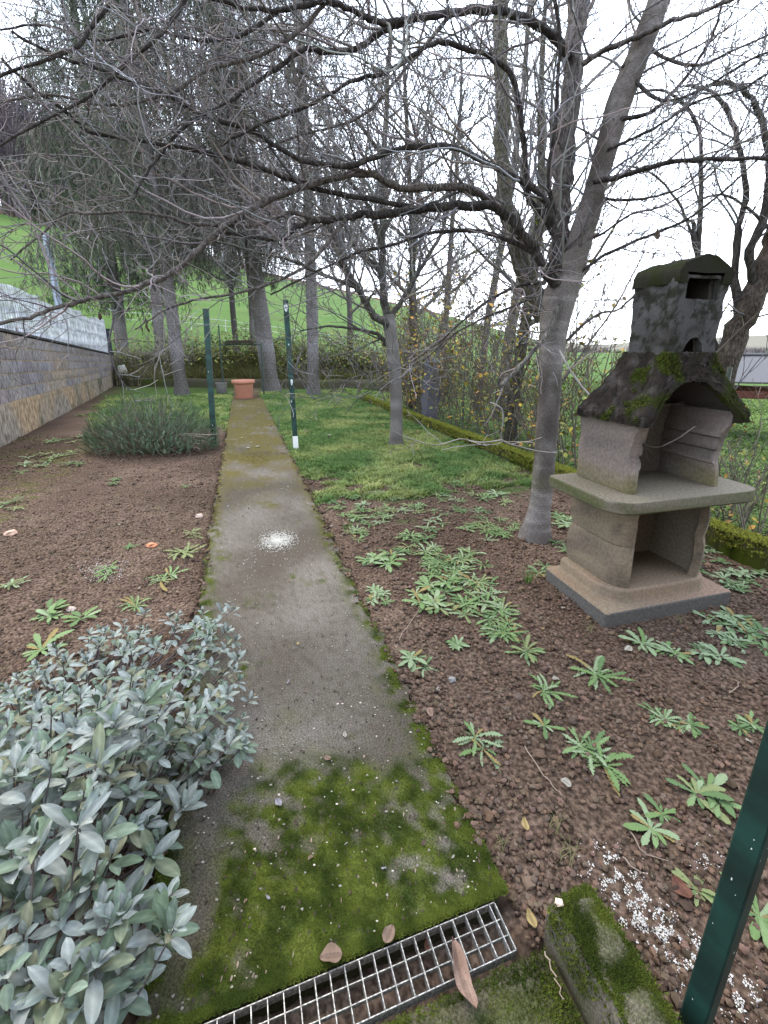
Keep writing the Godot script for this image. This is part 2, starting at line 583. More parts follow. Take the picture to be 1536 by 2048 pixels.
# a lumpy mossy block between two levels of the path frame
func mossy_block(s0: float, s1: float, w0: float, w1: float, top: float, bottom: float, cell: float, rough: float, base: Color, mossy: float, bow := 0.0, narrow := 0.0) -> ArrayMesh:
	var mb := MB.new()
	var na := maxi(2, int((s1 - s0) / cell))
	var prof := []          # profile: (across 0..1, height 0..1)
	var rr := minf(0.4, 0.03 / (w1 - w0) + 0.08)
	for p in [[0, 0], [0, 0.35], [0, 0.7], [rr * 0.12, 0.9], [rr * 0.6, 0.99], [rr * 1.4, 1.0]]:
		prof.append(Vector2(p[0], p[1]))
	var inner := maxi(2, int((w1 - w0) * (1.0 - 2.8 * rr) / cell))
	for k in range(1, inner):
		prof.append(Vector2(lerpf(rr * 1.4, 1.0 - rr * 1.4, float(k) / inner), 1.0))
	for p in [[rr * 1.4, 1.0], [rr * 0.6, 0.99], [rr * 0.12, 0.9], [0, 0.7], [0, 0.35], [0, 0]]:
		prof.append(Vector2(1.0 - p[0], p[1]))
	var np := prof.size()
	for a in na + 1:
		var s := lerpf(s0, s1, float(a) / na)
		var endk := minf(float(a), float(na - a)) * cell
		var sink := 0.0 if endk > 0.03 else (0.03 - endk) * 0.7
		for k in np:
			var q: Vector2 = prof[k]
			var nar := narrow * float(a) / na
			var w := lerpf(w0 + nar * 0.5, w1 - nar * 0.5, q.x) + bow * sin(PI * a / na)
			var p := pw(s, w, lerpf(bottom, top - sink, q.y))
			var d := nz.get_noise_3d(p.x * 70.0, p.y * 70.0, p.z * 70.0) * rough + nf.get_noise_3d(p.x * 260.0, p.y * 260.0, p.z * 260.0) * rough * 0.6
			p += PN * (d * (q.x - 0.5) * 2.0 * (0.9 if q.y > 0.1 else 0.0)) + Vector3(0, d * q.y, 0)
			mb.v.append(p)
			var mo := clampf(mossy + nz.get_noise_3d(p.x * 90.0 + 9.0, p.y * 90.0, p.z * 90.0) * 1.3 + nf.get_noise_3d(p.x * 200.0, p.y * 200.0, p.z * 200.0) * 0.8, 0.0, 1.0)
			mb.c.append(base.lerp(moss_col(0.8, p), mo))
	for a in na + 1:
		for k in np:
			var e := mb.v[a * np + mini(k + 1, np - 1)] - mb.v[a * np + maxi(k - 1, 0)]
			var f := mb.v[mini(a + 1, na) * np + k] - mb.v[maxi(a - 1, 0) * np + k]
			mb.n.append(e.cross(f).normalized())
	for a in na:
		for k in np - 1:
			var p := a * np + k
			mb.i.append_array(PackedInt32Array([p, p + 1, p + np, p + 1, p + np + 1, p + np]))
	for a in [0, na]:
		var c0 := mb.v.size()
		var q := PD * (-1.0 if a == 0 else 1.0)
		var mid := Vector3.ZERO
		for k in np:
			mid += mb.v[a * np + k] / np
		mb.vert(mid, q, base)
		for k in np:
			mb.vert(mb.v[a * np + k], q, mb.c[a * np + k])
		for k in np - 1:
			mb.tri(c0, c0 + 1 + k, c0 + 2 + k)
	return mb.done()

func moss_on_block(parent: Node, s0: float, s1: float, w0: float, w1: float, top: float, count: int, size: float, over: Vector3, thr := 0.0, yellow := 0.0) -> void:
	var xs := []
	var cs := []
	for k in count:
		var s := rng.randf_range(s0, s1)
		var t := rng.randf()
		var p := pw(s, lerpf(w0, w1, t), top)
		if nz.get_noise_3d(p.x * 90.0 + 9.0, p.y * 90.0, p.z * 90.0) + rng.randf() * 0.4 < thr:
			continue
		var tilt := Basis(PD, 0.0)
		if t < 0.12 or t > 0.88:
			p.y -= rng.randf() * top * 0.8
			tilt = Basis(PD, (0.8 if t < 0.5 else -0.8))
		p.y += nz.get_noise_3d(p.x * 70.0, p.y * 70.0, p.z * 70.0) * 0.008 - 0.004
		var r := size * rng.randf_range(0.6, 1.3)
		xs.append(Transform3D(tilt * Basis(Vector3.UP, rng.randf() * TAU).scaled(Vector3(r, r, r)), p - over))
		cs.append(jit(moss_col(0.8, p).lerp(Color(0.24, 0.25, 0.045), yellow), 0.4))
	copies("moss", tuft(5, 9, 0.0095, 0.0026, 0.9, 1, 0.007), M.moss, xs, cs, parent)

func make_near_concrete() -> void:
	# slab on the near side of the drain
	var slab := structure("pavement", mossy_block(-0.35, 0.642, -0.75, 0.66, 0.0, -0.12, 0.014, 0.005, Color(0.13, 0.115, 0.085), 0.45), M.path)
	moss_on_block(slab, 0.05, 0.635, -0.2, 0.64, 0.0, 16000, 0.9, Vector3.ZERO, -0.05)
	var at := pw(0.3, 0.73, 0.0)
	var t := thing("stub_wall", "low concrete stub wall thickly covered in green moss beside the drain grate", "wall", at)
	part(t, "block", transform_mesh(mossy_block(-0.3, 0.665, 0.648, 0.80, 0.125, -0.09, 0.012, 0.011, Color(0.17, 0.15, 0.12), 0.45, 0.0, 0.03), at), M.path)
	moss_on_block(t, 0.02, 0.655, 0.65, 0.795, 0.125, 9000, 1.15, at, -0.1)
	var pe := MB.new()
	pe.v = PackedVector3Array()
	var st := part(t, "stone", lump(81), M.chip)
	st.position = pw(0.645, 0.675, 0.128) - at
	st.scale = Vector3(0.013, 0.008, 0.011)
	st.material_override = flat(Color(0.62, 0.5, 0.38), 0.8)
func flat(c: Color, rough := 0.8) -> StandardMaterial3D:
	var m := StandardMaterial3D.new()
	m.albedo_color = c.linear_to_srgb()
	m.roughness = rough
	return m
func transform_mesh(m: ArrayMesh, off: Vector3) -> ArrayMesh:
	var a := m.surface_get_arrays(0)
	a[Mesh.ARRAY_VERTEX] = Transform3D(Basis.IDENTITY, -off) * (a[Mesh.ARRAY_VERTEX] as PackedVector3Array)
	var o := ArrayMesh.new()
	o.add_surface_from_arrays(Mesh.PRIMITIVE_TRIANGLES, a)
	return o

func make_grate() -> void:
	var at := pw(0.708, 0.567, 0.0)
	var t := thing("drain_grate", "galvanised steel drain grate with square cells at the end of the path", "grate", at)
	var wide := 0.106
	var long := 1.16
	var x := Basis(PN, Vector3.UP, PN.cross(Vector3.UP))
	var g := Color(0.52, 0.51, 0.48)
	for k in 4:
		var mb := MB.new()
		var s := 0.708 + (k / 3.0 - 0.5) * wide
		var outer := k == 0 or k == 3
		mb.box(Transform3D(x, pw(s, 0.567 - long * 0.5, -0.013 if outer else -0.012)), Vector3(long, 0.026 if outer else 0.012, 0.003), jit(g, 0.1), 0.0006)
		part(t, "long_bar", mb.done(at), M.steel)
	var w := 0.567
	var k := 0
	while w > 0.567 - long:
		var mb := MB.new()
		mb.box(Transform3D(x, pw(0.708, w, -0.0125)), Vector3(0.003, 0.025, wide - 0.0035), jit(g, 0.12), 0.0006)
		part(t, "cross_bar", mb.done(at), M.steel)
		w -= 0.0165 if k == 0 else 0.0375
		k += 1

func make_kerb() -> void:
	var at := pw(6.5, 3.55, 0.0)
	var t := thing("kerb_wall", "low kerb wall under thick yellow-green moss along the lawn", "wall", at)
	part(t, "block", transform_mesh(mossy_block(0.3, 13.2, 3.44, 3.63, 0.13, -0.15, 0.03, 0.022, Color(0.13, 0.11, 0.075), 0.55, 0.06), at), M.path)
	moss_on_block(t, 1.5, 13.0, 3.44, 3.64, 0.15, 26000, 2.6, at, -0.12, 0.75)

# ------------------------------------------------------------------ shaping helpers
func smooth(mb: MB, deg := 40.0) -> void:
	var at := {}
	for k in mb.v.size():
		var key := Vector3i((mb.v[k] * 5000.0).round())
		if not at.has(key):
			at[key] = []
		at[key].append(k)
	var lim := cos(deg_to_rad(deg))
	var out := mb.n.duplicate()
	for key in at:
		var list: Array = at[key]
		for a in list:
			var q := Vector3.ZERO
			for b in list:
				if mb.n[a].dot(mb.n[b]) > lim:
					q += mb.n[b]
			out[a] = q.normalized()
	mb.n = out
func loft(mb: MB, loops: Array, cols: Array, caps := true) -> void:
	var m: int = loops[0].size()
	for a in loops.size() - 1:
		for b in m:
			var c := (b + 1) % m
			mb.quad(loops[a][b], loops[a][c], loops[a + 1][c], loops[a + 1][b], cols[a])
	if caps:
		for e in [0, loops.size() - 1]:
			var flat2 := PackedVector2Array()
			for p in loops[e]:
				flat2.append(Vector2(p.x, p.z))
			var tris := Geometry2D.triangulate_polygon(flat2)
			for k in range(0, tris.size(), 3):
				var f := [loops[e][tris[k]], loops[e][tris[k + 1]], loops[e][tris[k + 2]]]
				var k0 := mb.v.size()
				mb.face(f[0], f[1], f[2], cols[mini(e, cols.size() - 1)])
				var want := -1.0 if e == 0 else 1.0
				if mb.n[k0].y * want < 0.0:
					for j in 3:
						mb.n[k0 + j] = -mb.n[k0 + j]
func ring(pts: Array, y: float, k := 1.0, at := Vector2.ZERO) -> PackedVector3Array:
	var o := PackedVector3Array()
	for p in pts:
		o.append(Vector3(at.x + (p.x - at.x) * k, y, at.y + (p.y - at.y) * k))
	return o
func rounded(hx0: float, hx1: float, z0: float, z1: float, rf: float, rb: float, n := 8) -> Array:   # plan outline, front is +z
	var o := []
	for c in [[hx1 - rf, z1 - rf, rf, 0.0], [hx0 + rf, z1 - rf, rf, 90.0], [hx0 + rb, z0 + rb, rb, 180.0], [hx1 - rb, z0 + rb, rb, 270.0]]:
		for k in n + 1:
			var g := deg_to_rad(c[3] + 90.0 * k / n)
			o.append(Vector2(c[0] + cos(g) * c[2], c[1] + sin(g) * c[2]))
	return o
func stain(mb: MB, f: Callable) -> void:
	for k in mb.v.size():
		mb.c[k] = f.call(mb.v[k], mb.n[k], mb.c[k])
func rough(mb: MB, amp: float, f: float) -> void:
	for k in mb.v.size():
		var p := mb.v[k]
		mb.v[k] += Vector3(nf.get_noise_3d(p.x * f, p.y * f, p.z * f), nf.get_noise_3d(p.x * f + 40.0, p.y * f, p.z * f) * 0.5, nf.get_noise_3d(p.x * f, p.y * f + 40.0, p.z * f)) * amp
func n3(p: Vector3, f: float, o := 0.0) -> float:
	return nz.get_noise_3d(p.x * f + o, p.y * f, p.z * f)

# ------------------------------------------------------------------ barbecue
func make_barbecue() -> void:
	var t := thing("garden_barbecue", "concrete garden barbecue with mossy hood and chimney on a stepped base", "barbecue", Vector3(1.64, -0.02, -2.61), deg_to_rad(15.0))
	var tan := Color(0.235, 0.185, 0.135)
	var grey := Color(0.2, 0.185, 0.17)
	# plinth
	var mb := MB.new()
	var pl := []
	for c in [[-0.06, 1.0], [0.058, 1.0], [0.066, 0.988], [0.067, 0.3]]:
		pl.append(ring(rounded(-0.47, 0.47, -0.29, 0.29, 0.02, 0.02, 3), c[0], c[1]))
	loft(mb, pl.slice(0, 3), [grey, grey, tan, tan])
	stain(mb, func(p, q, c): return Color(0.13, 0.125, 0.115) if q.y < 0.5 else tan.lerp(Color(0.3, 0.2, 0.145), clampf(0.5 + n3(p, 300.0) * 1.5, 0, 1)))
	rough(mb, 0.007, 160.0)
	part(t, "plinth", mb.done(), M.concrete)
	# base tier
	mb = MB.new()
	var bt := rounded(-0.39, 0.39, -0.26, 0.225, 0.17, 0.03, 12)
	loft(mb, [ring(bt, 0.062, 1.04), ring(bt, 0.078, 1.012), ring(bt, 0.09, 1.0), ring(bt, 0.132, 1.0), ring(bt, 0.144, 0.985), ring(bt, 0.148, 0.96)], [tan, tan, tan, tan, tan, tan])
	smooth(mb, 50.0)
	stain(mb, func(p, q, c): return tan.lerp(Color(0.29, 0.21, 0.15), clampf(0.4 + n3(p, 350.0) * 1.6, 0, 1)))
	rough(mb, 0.007, 160.0)
	part(t, "base", mb.done(), M.concrete)
	# lower body: two horseshoe blocks
	var shoe := []
	for k in 9:
		var g := deg_to_rad(108.0 + 72.0 * k / 8)
		shoe.append(Vector2(-0.215 + cos(g) * 0.13, 0.085 + sin(g) * 0.13))
	shoe.append(Vector2(-0.345, -0.1)); shoe.append(Vector2(-0.345, -0.24)); shoe.append(Vector2(0.345, -0.24)); shoe.append(Vector2(0.345, -0.1))
	for k in 9:
		var g := deg_to_rad(0.0 + 72.0 * k / 8)
		shoe.append(Vector2(0.215 + cos(g) * 0.13, 0.085 + sin(g) * 0.13))
	for k in 5:
		var g := deg_to_rad(72.0 - 72.0 * k / 4)
		shoe.append(Vector2(0.215 + cos(g) * 0.078, 0.085 + sin(g) * 0.085))
	shoe.append(Vector2(0.293, -0.19)); shoe.append(Vector2(-0.293, -0.19))
	for k in 5:
		var g := deg_to_rad(180.0 - 72.0 * k / 4)
		shoe.append(Vector2(-0.215 + cos(g) * 0.078, 0.085 + sin(g) * 0.085))
	shoe.reverse()
	for b in [[0.147, 0.405], [0.4075, 0.662]]:
		mb = MB.new()
		var loops := []
		var cl := []
		var h: float = b[1] - b[0]
		for k in 7:
			var f := k / 6.0
			var bulge := 0.965 + 0.05 * pow(sin(PI * clampf(f, 0.02, 0.98)), 0.6) + (-0.012 * f if b[0] > 0.3 else 0.012 * f)
			loops.append(ring(shoe, b[0] + h * f, bulge))
			cl.append(tan)
		loft(mb, loops, cl)
		smooth(mb, 45.0)
		stain(mb, func(p, q, c): return Color(0.285, 0.228, 0.165).lerp(Color(0.175, 0.145, 0.112), clampf(0.45 + n3(p, 260.0) * 1.5 + n3(p, 900.0, 4.0) * 0.6, 0, 1)) if absf(p.x) > 0.318 or p.z > 0.15 or p.z < -0.218 else Color(0.23, 0.19, 0.148))
		rough(mb, 0.007, 160.0)
		part(t, "body_block", mb.done(), M.concrete)
	# table slab
	mb = MB.new()
	var tb := rounded(-0.52, 0.53, -0.29, 0.315, 0.13, 0.05, 5)
	tb[0] = tb[0]
	loft(mb, [ring(tb, 0.664, 0.985), ring(tb, 0.672, 1.0), ring(tb, 0.724, 1.0), ring(tb, 0.731, 0.992)], [grey, grey, grey, grey])
	smooth(mb, 30.0)
	stain(mb, func(p, q, c):
		var e := Color(0.15, 0.132, 0.102).lerp(Color(0.215, 0.185, 0.14), clampf(0.5 + n3(p, 300.0), 0, 1))
		return e.lerp(Color(0.085, 0.098, 0.035), clampf(0.35 + n3(p, 420.0, 3.0) * 1.8, 0, 0.8)) if absf(q.y) < 0.7 else e)
	rough(mb, 0.007, 160.0)
	part(t, "table_slab", mb.done(), M.concrete)
	# upper side walls with stepped ledges, and the back
	for sd in [-1.0, 1.0]:
		mb = MB.new()
		var loops := []
		var cl := []
		var steps := [[0.733, 0.0, 0.0], [0.80, -0.002, 0.0], [0.865, -0.01, 0.004], [0.875, -0.016, 0.018], [0.905, -0.018, 0.018], [0.945, -0.022, 0.004], [0.955, -0.018, 0.02], [0.985, -0.016, 0.02], [1.02, -0.012, 0.005], [1.03, -0.006, 0.02], [1.06, 0.0, 0.018], [1.10, 0.022, 0.004], [1.18, 0.05, 0.0]]
		for e in steps:
			var zf: float = 0.19 + e[1]
			var out := 0.332 + 0.016 * smoothstep(0.95, 1.2, e[0])
			var inn: float = out - 0.06 - e[2]
			var o := []
			for q in [[out - 0.004, -0.255], [out, -0.2], [out, zf - 0.05], [out - 0.008, zf - 0.015], [out - 0.03, zf], [inn + 0.008, zf], [inn, zf - 0.012], [inn, -0.19]]:
				o.append(Vector2(q[0] * sd, q[1]))
			loops.append(ring(o, e[0]))
			cl.append(grey)
		loft(mb, loops, cl)
		smooth(mb, 35.0)
		stain(mb, func(p, q, c):
			if absf(p.x) < 0.292 and p.z < 0.16:
				return Color(0.17, 0.15, 0.135).lerp(Color(0.25, 0.22, 0.195), clampf(n3(p, 200.0) * 1.5, 0, 1))
			var e := Color(0.28, 0.225, 0.2).lerp(Color(0.175, 0.15, 0.135), clampf(0.4 + n3(Vector3(p.x, p.y * 0.3, p.z), 420.0) * 1.7, 0, 1))
			return e.lerp(Color(0.17, 0.155, 0.06), clampf(n3(p, 300.0, 8.0) * 1.2 + (0.87 - p.y) * 7.0, 0, 0.8)))
		rough(mb, 0.007, 160.0)
		part(t, "side_wall", mb.done(), M.concrete)
	mb = MB.new()
	mb.box(Transform3D(Basis.IDENTITY, Vector3(0, 0.955, -0.222)), Vector3(0.62, 0.46, 0.055), Color(0.21, 0.19, 0.172), 0.004)
	part(t, "back_wall", mb.done(), M.concrete)
	# hood: four leaning faces, an arch cut in the front
	mb = MB.new()
	var lo := [Vector2(-0.372, -0.26), Vector2(0.378, -0.26), Vector2(0.378, 0.255), Vector2(-0.372, 0.255)]
	var hi := [Vector2(-0.172, -0.15), Vector2(0.172, -0.15), Vector2(0.172, 0.15), Vector2(-0.172, 0.15)]
	var y0 := 1.125
	var y1 := 1.505
	for skin in 2:
		var inset := 0.0 if skin == 0 else 0.045
		for side in 4:
			var a: Vector2 = lo[side]
			var b: Vector2 = lo[(side + 1) % 4]
			var a2: Vector2 = hi[side]
			var b2: Vector2 = hi[(side + 1) % 4]
			var nu := 48
			var nv := 26
			var grid := []
			for u in nu + 1:
				var fu := float(u) / nu
				var xm := (fu - 0.5) * 2.0
				var v0 := 0.0
				if side == 2:       # front
					v0 = 0.60 * sqrt(maxf(0.0, 1.0 - pow(absf(xm) / 0.80, 2.3)))
				var col := []
				for v in nv + 1:
					var fv := lerpf(v0, 1.0, float(v) / nv)
					var flare := pow(clampf(1.0 - (fv - 0.13) / 0.87, 0.0, 1.0), 1.35)
					var p2 := a2.lerp(b2, fu).lerp(a.lerp(b, fu), flare)
					p2 *= 1.0 - inset * 2.2
					var p := Vector3(p2.x, lerpf(y0, y1, fv) + (0.0 if skin == 0 else 0.004), p2.y)
					if skin == 0:
						var nn := (Vector3(p2.x, 0.25, p2.y)).normalized()
						p += nn * (n3(p, 500.0) * 0.014 + n3(p, 1500.0, 7.0) * 0.016 + n3(p, 3200.0, 9.0) * 0.008)
					col.append(p)
				grid.append(col)
			for u in nu:
				for v in nv:
					var c := Color(0.1, 0.09, 0.08) if skin == 0 else Color(0.21, 0.19, 0.172)
					mb.quad(grid[u][v], grid[u + 1][v], grid[u + 1][v + 1], grid[u][v + 1], c)
				if skin == 0:        # rim between the two skins
					var i0: Vector3 = grid[u][0]
					var i1: Vector3 = grid[u + 1][0]
					mb.quad(i1, i0, Vector3(i0.x * 0.9, i0.y - 0.002, i0.z * 0.9), Vector3(i1.x * 0.9, i1.y - 0.002, i1.z * 0.9), Color(0.12, 0.11, 0.105))
	smooth(mb, 55.0)
	stain(mb, func(p, q, c):
		if absf(c.r - 0.21) < 0.001:
			return c
		var e := Color(0.06, 0.05, 0.043).lerp(Color(0.135, 0.118, 0.108), clampf(n3(p, 380.0) * 1.8 + n3(p, 1200.0, 5.0) * 0.9, 0, 1))
		e = e.lerp(Color(0.035, 0.032, 0.028), clampf(n3(p, 800.0, 11.0) * 2.0, 0, 0.8))
		var mo := clampf(n3(p, 230.0, 2.0) * 2.4 + n3(p, 900.0, 3.0) + (0.05 if p.x > 0.15 or p.z > 0.12 else -0.35), 0, 0.9)
		return e.lerp(Color(0.055, 0.07, 0.014), mo))
	var hood := part(t, "hood", mb.done(), M.crust)
	# tufts of moss on the hood
	var xs := []
	var cs := []
	for k in 2600:
		var f := rng.randf()
		var side := rng.randf()
		var fl := pow(clampf(1.0 - (f - 0.13) / 0.87, 0.0, 1.0), 1.35)
		var wx := lerpf(0.172, 0.376, fl)
		var wz := lerpf(0.15, 0.255, fl)
		var p := Vector3(wx * (1.0 if side < 0.4 else -1.0), lerpf(y0, y1, f), rng.randf_range(-0.2, 1.0) * wz)
		if side > 0.7:
			p = Vector3(rng.randf_range(-1, 1) * wx, lerpf(y0, y1, f), wz)
			if f < 0.62 and absf(p.x) < 0.31:
				continue
		if n3(p, 230.0, 2.0) * 2.4 + (0.05 if p.x > 0.15 or p.z > 0.12 else -0.35) < 0.35:
			continue
		var up := Vector3(p.x, 0.2, p.z * 1.2).normalized()
		var bx := Basis(Quaternion(Vector3.UP, up)) * Basis(Vector3.UP, rng.randf() * 6.0)
		var r := rng.randf_range(0.8, 2.2)
		xs.append(Transform3D(bx.scaled(Vector3(r, r, r)), p))
		cs.append(jit(Color(0.062, 0.08, 0.014), 0.45))
	copies("moss", tuft(5, 9, 0.0095, 0.0026, 0.9, 1, 0.007), M.moss, xs, cs, hood)
	# chimney: columns of wall with a half-round hole below and an oblong one above
	mb = MB.new()
	var cy0 := 1.503
	var cy1 := 1.90
	for side in 4:
		var turn := Basis(Vector3.UP, side * PI / 2)
		var nu := 26
		for skin in 2:
			for u in nu:
				var fa := float(u) / nu * 2.0 - 1.0
				var fb := float(u + 1) / nu * 2.0 - 1.0
				var segs := [[0.0, 0.0, 1.0, 1.0]]
				if side == 0:
					var aa := 0.0
					var ab := 0.0
					if absf(fa - 0.05) < 0.42: aa = 0.21 * sqrt(1.0 - pow((fa - 0.05) / 0.42, 2))
					if absf(fb - 0.05) < 0.42: ab = 0.21 * sqrt(1.0 - pow((fb - 0.05) / 0.42, 2))
					segs = [[aa, ab, 1.0, 1.0]]
					if absf((fa + fb) * 0.5) < 0.62:
						segs = [[aa, ab, 0.70, 0.70], [0.96, 0.96, 1.0, 1.0]]
				for sg in segs:
					var nv := 26 if sg[2] - sg[0] > 0.2 else 1
					for v in nv:
						var q := []
						for w in [[fa, sg[0], sg[2], v], [fb, sg[1], sg[3], v], [fb, sg[1], sg[3], v + 1], [fa, sg[0], sg[2], v + 1]]:
							var fv := lerpf(w[1], w[2], float(w[3]) / nv)
							var half := lerpf(0.158, 0.17, fv) * (1.0 if skin == 0 else 0.78)
							var p := Vector3(w[0] * half, lerpf(cy0, cy1, fv), half)
							if skin == 0 and side != 0:
								p.z += n3(turn * p, 700.0) * 0.006
							var tp2 := turn * p + Vector3(0, 0, -0.017)
							if tp2.z < 0.0: tp2.z *= 0.72
							q.append(tp2)
						mb.quad(q[0], q[1], q[2], q[3], Color(0.2, 0.2, 0.21) if skin == 0 else Color(0.21, 0.19, 0.172))
					if skin == 0 and side == 0:       # reveals
						for e in [[sg[0], sg[1]], [sg[2], sg[3]]]:
							if e[0] == 1.0 or (e[0] == 0.0 and e[1] == 0.0): continue
							var h0 := lerpf(0.158, 0.17, e[0])
							var p0 := Vector3(fa * h0, lerpf(cy0, cy1, e[0]), h0 - 0.017)
							var p1 := Vector3(fb * h0, lerpf(cy0, cy1, e[1]), h0 - 0.017)
							mb.quad(p0, p1, p1 - Vector3(0, 0, 0.04), p0 - Vector3(0, 0, 0.04), Color(0.12, 0.12, 0.12))
	for x in [-0.105, 0.105]:
		var sgn := signf(x)
		mb.quad(Vector3(x, 1.781, 0.148), Vector3(x, 1.884, 0.151), Vector3(x * 0.98, 1.884, 0.12), Vector3(x * 0.98, 1.781, 0.12), Color(0.14, 0.14, 0.14))
	smooth(mb, 30.0)
	stain(mb, func(p, q, c):
		if absf(c.r - 0.21) < 0.001: return c
		var e := Color(0.185, 0.178, 0.178).lerp(Color(0.12, 0.112, 0.105), clampf(n3(p, 300.0) * 2.0, 0, 1))
		var dark := clampf(n3(p, 420.0, 6.0) * 2.6 + n3(p, 1500.0) * 1.4 + n3(p, 3500.0, 2.0) * 0.8 + 0.05, 0, 0.9)
		return e.lerp(Color(0.055, 0.055, 0.04), dark))
	rough(mb, 0.009, 260.0)
	var chim := part(t, "chimney", mb.done(), M.crust)
	# cap: a small gable
	mb = MB.new()
	var h2 := 0.175
	var prof := [Vector2(-h2, 1.86), Vector2(-h2 - 0.004, 1.915), Vector2(-h2 * 0.85, 1.95), Vector2(-h2 * 0.3, 1.99), Vector2(0.0, 2.0), Vector2(h2 * 0.3, 1.99), Vector2(h2 * 0.85, 1.95), Vector2(h2 + 0.004, 1.915), Vector2(h2, 1.86)]
	var nzz := 14
	for k in prof.size() - 1:
		for d in nzz:
			var za := lerpf(-0.142, 0.160, float(d) / nzz)
			var zb := lerpf(-0.142, 0.160, float(d + 1) / nzz)
			var q := []
			for w in [[prof[k], za], [prof[k + 1], za], [prof[k + 1], zb], [prof[k], zb]]:
				var p := Vector3(w[0].x, w[0].y, w[1])
				p.y += n3(p, 800.0) * 0.008
				q.append(p)
			mb.quad(q[3], q[2], q[1], q[0], Color(0.1, 0.1, 0.08))
	for e in [[0.158, 1.0], [-0.14, -1.0]]:
		for k in prof.size() - 1:
			var a: Vector2 = prof[k]
			var b: Vector2 = prof[k + 1]
			if e[1] > 0.0 and (a.y < 1.89 or b.y < 1.89):
				var ia := Vector3(a.x * 0.66, a.y, e[0]); var ib := Vector3(b.x * 0.66, b.y, e[0])
				mb.quad(Vector3(a.x, a.y, e[0]), Vector3(b.x, b.y, e[0]), ib, ia, Color(0.12, 0.12, 0.1))
			else:
				mb.face(Vector3(a.x, a.y, e[0]), Vector3(b.x, b.y, e[0]), Vector3(0, 1.905, e[0]), Color(0.12, 0.12, 0.1))
	smooth(mb, 50.0)
	for k in mb.n.size():
		if mb.n[k].dot(mb.v[k] - Vector3(0, 1.86, -0.015)) < 0.0:
			mb.n[k] = -mb.n[k]
	stain(mb, func(p, q, c): return Color(0.06, 0.056, 0.045).lerp(Color(0.042, 0.05, 0.018), clampf(0.4 + n3(p, 500.0) * 1.6, 0, 1)))
	rough(mb, 0.016, 220.0)
	part(chim, "chimney_cap", mb.done(), M.crust)

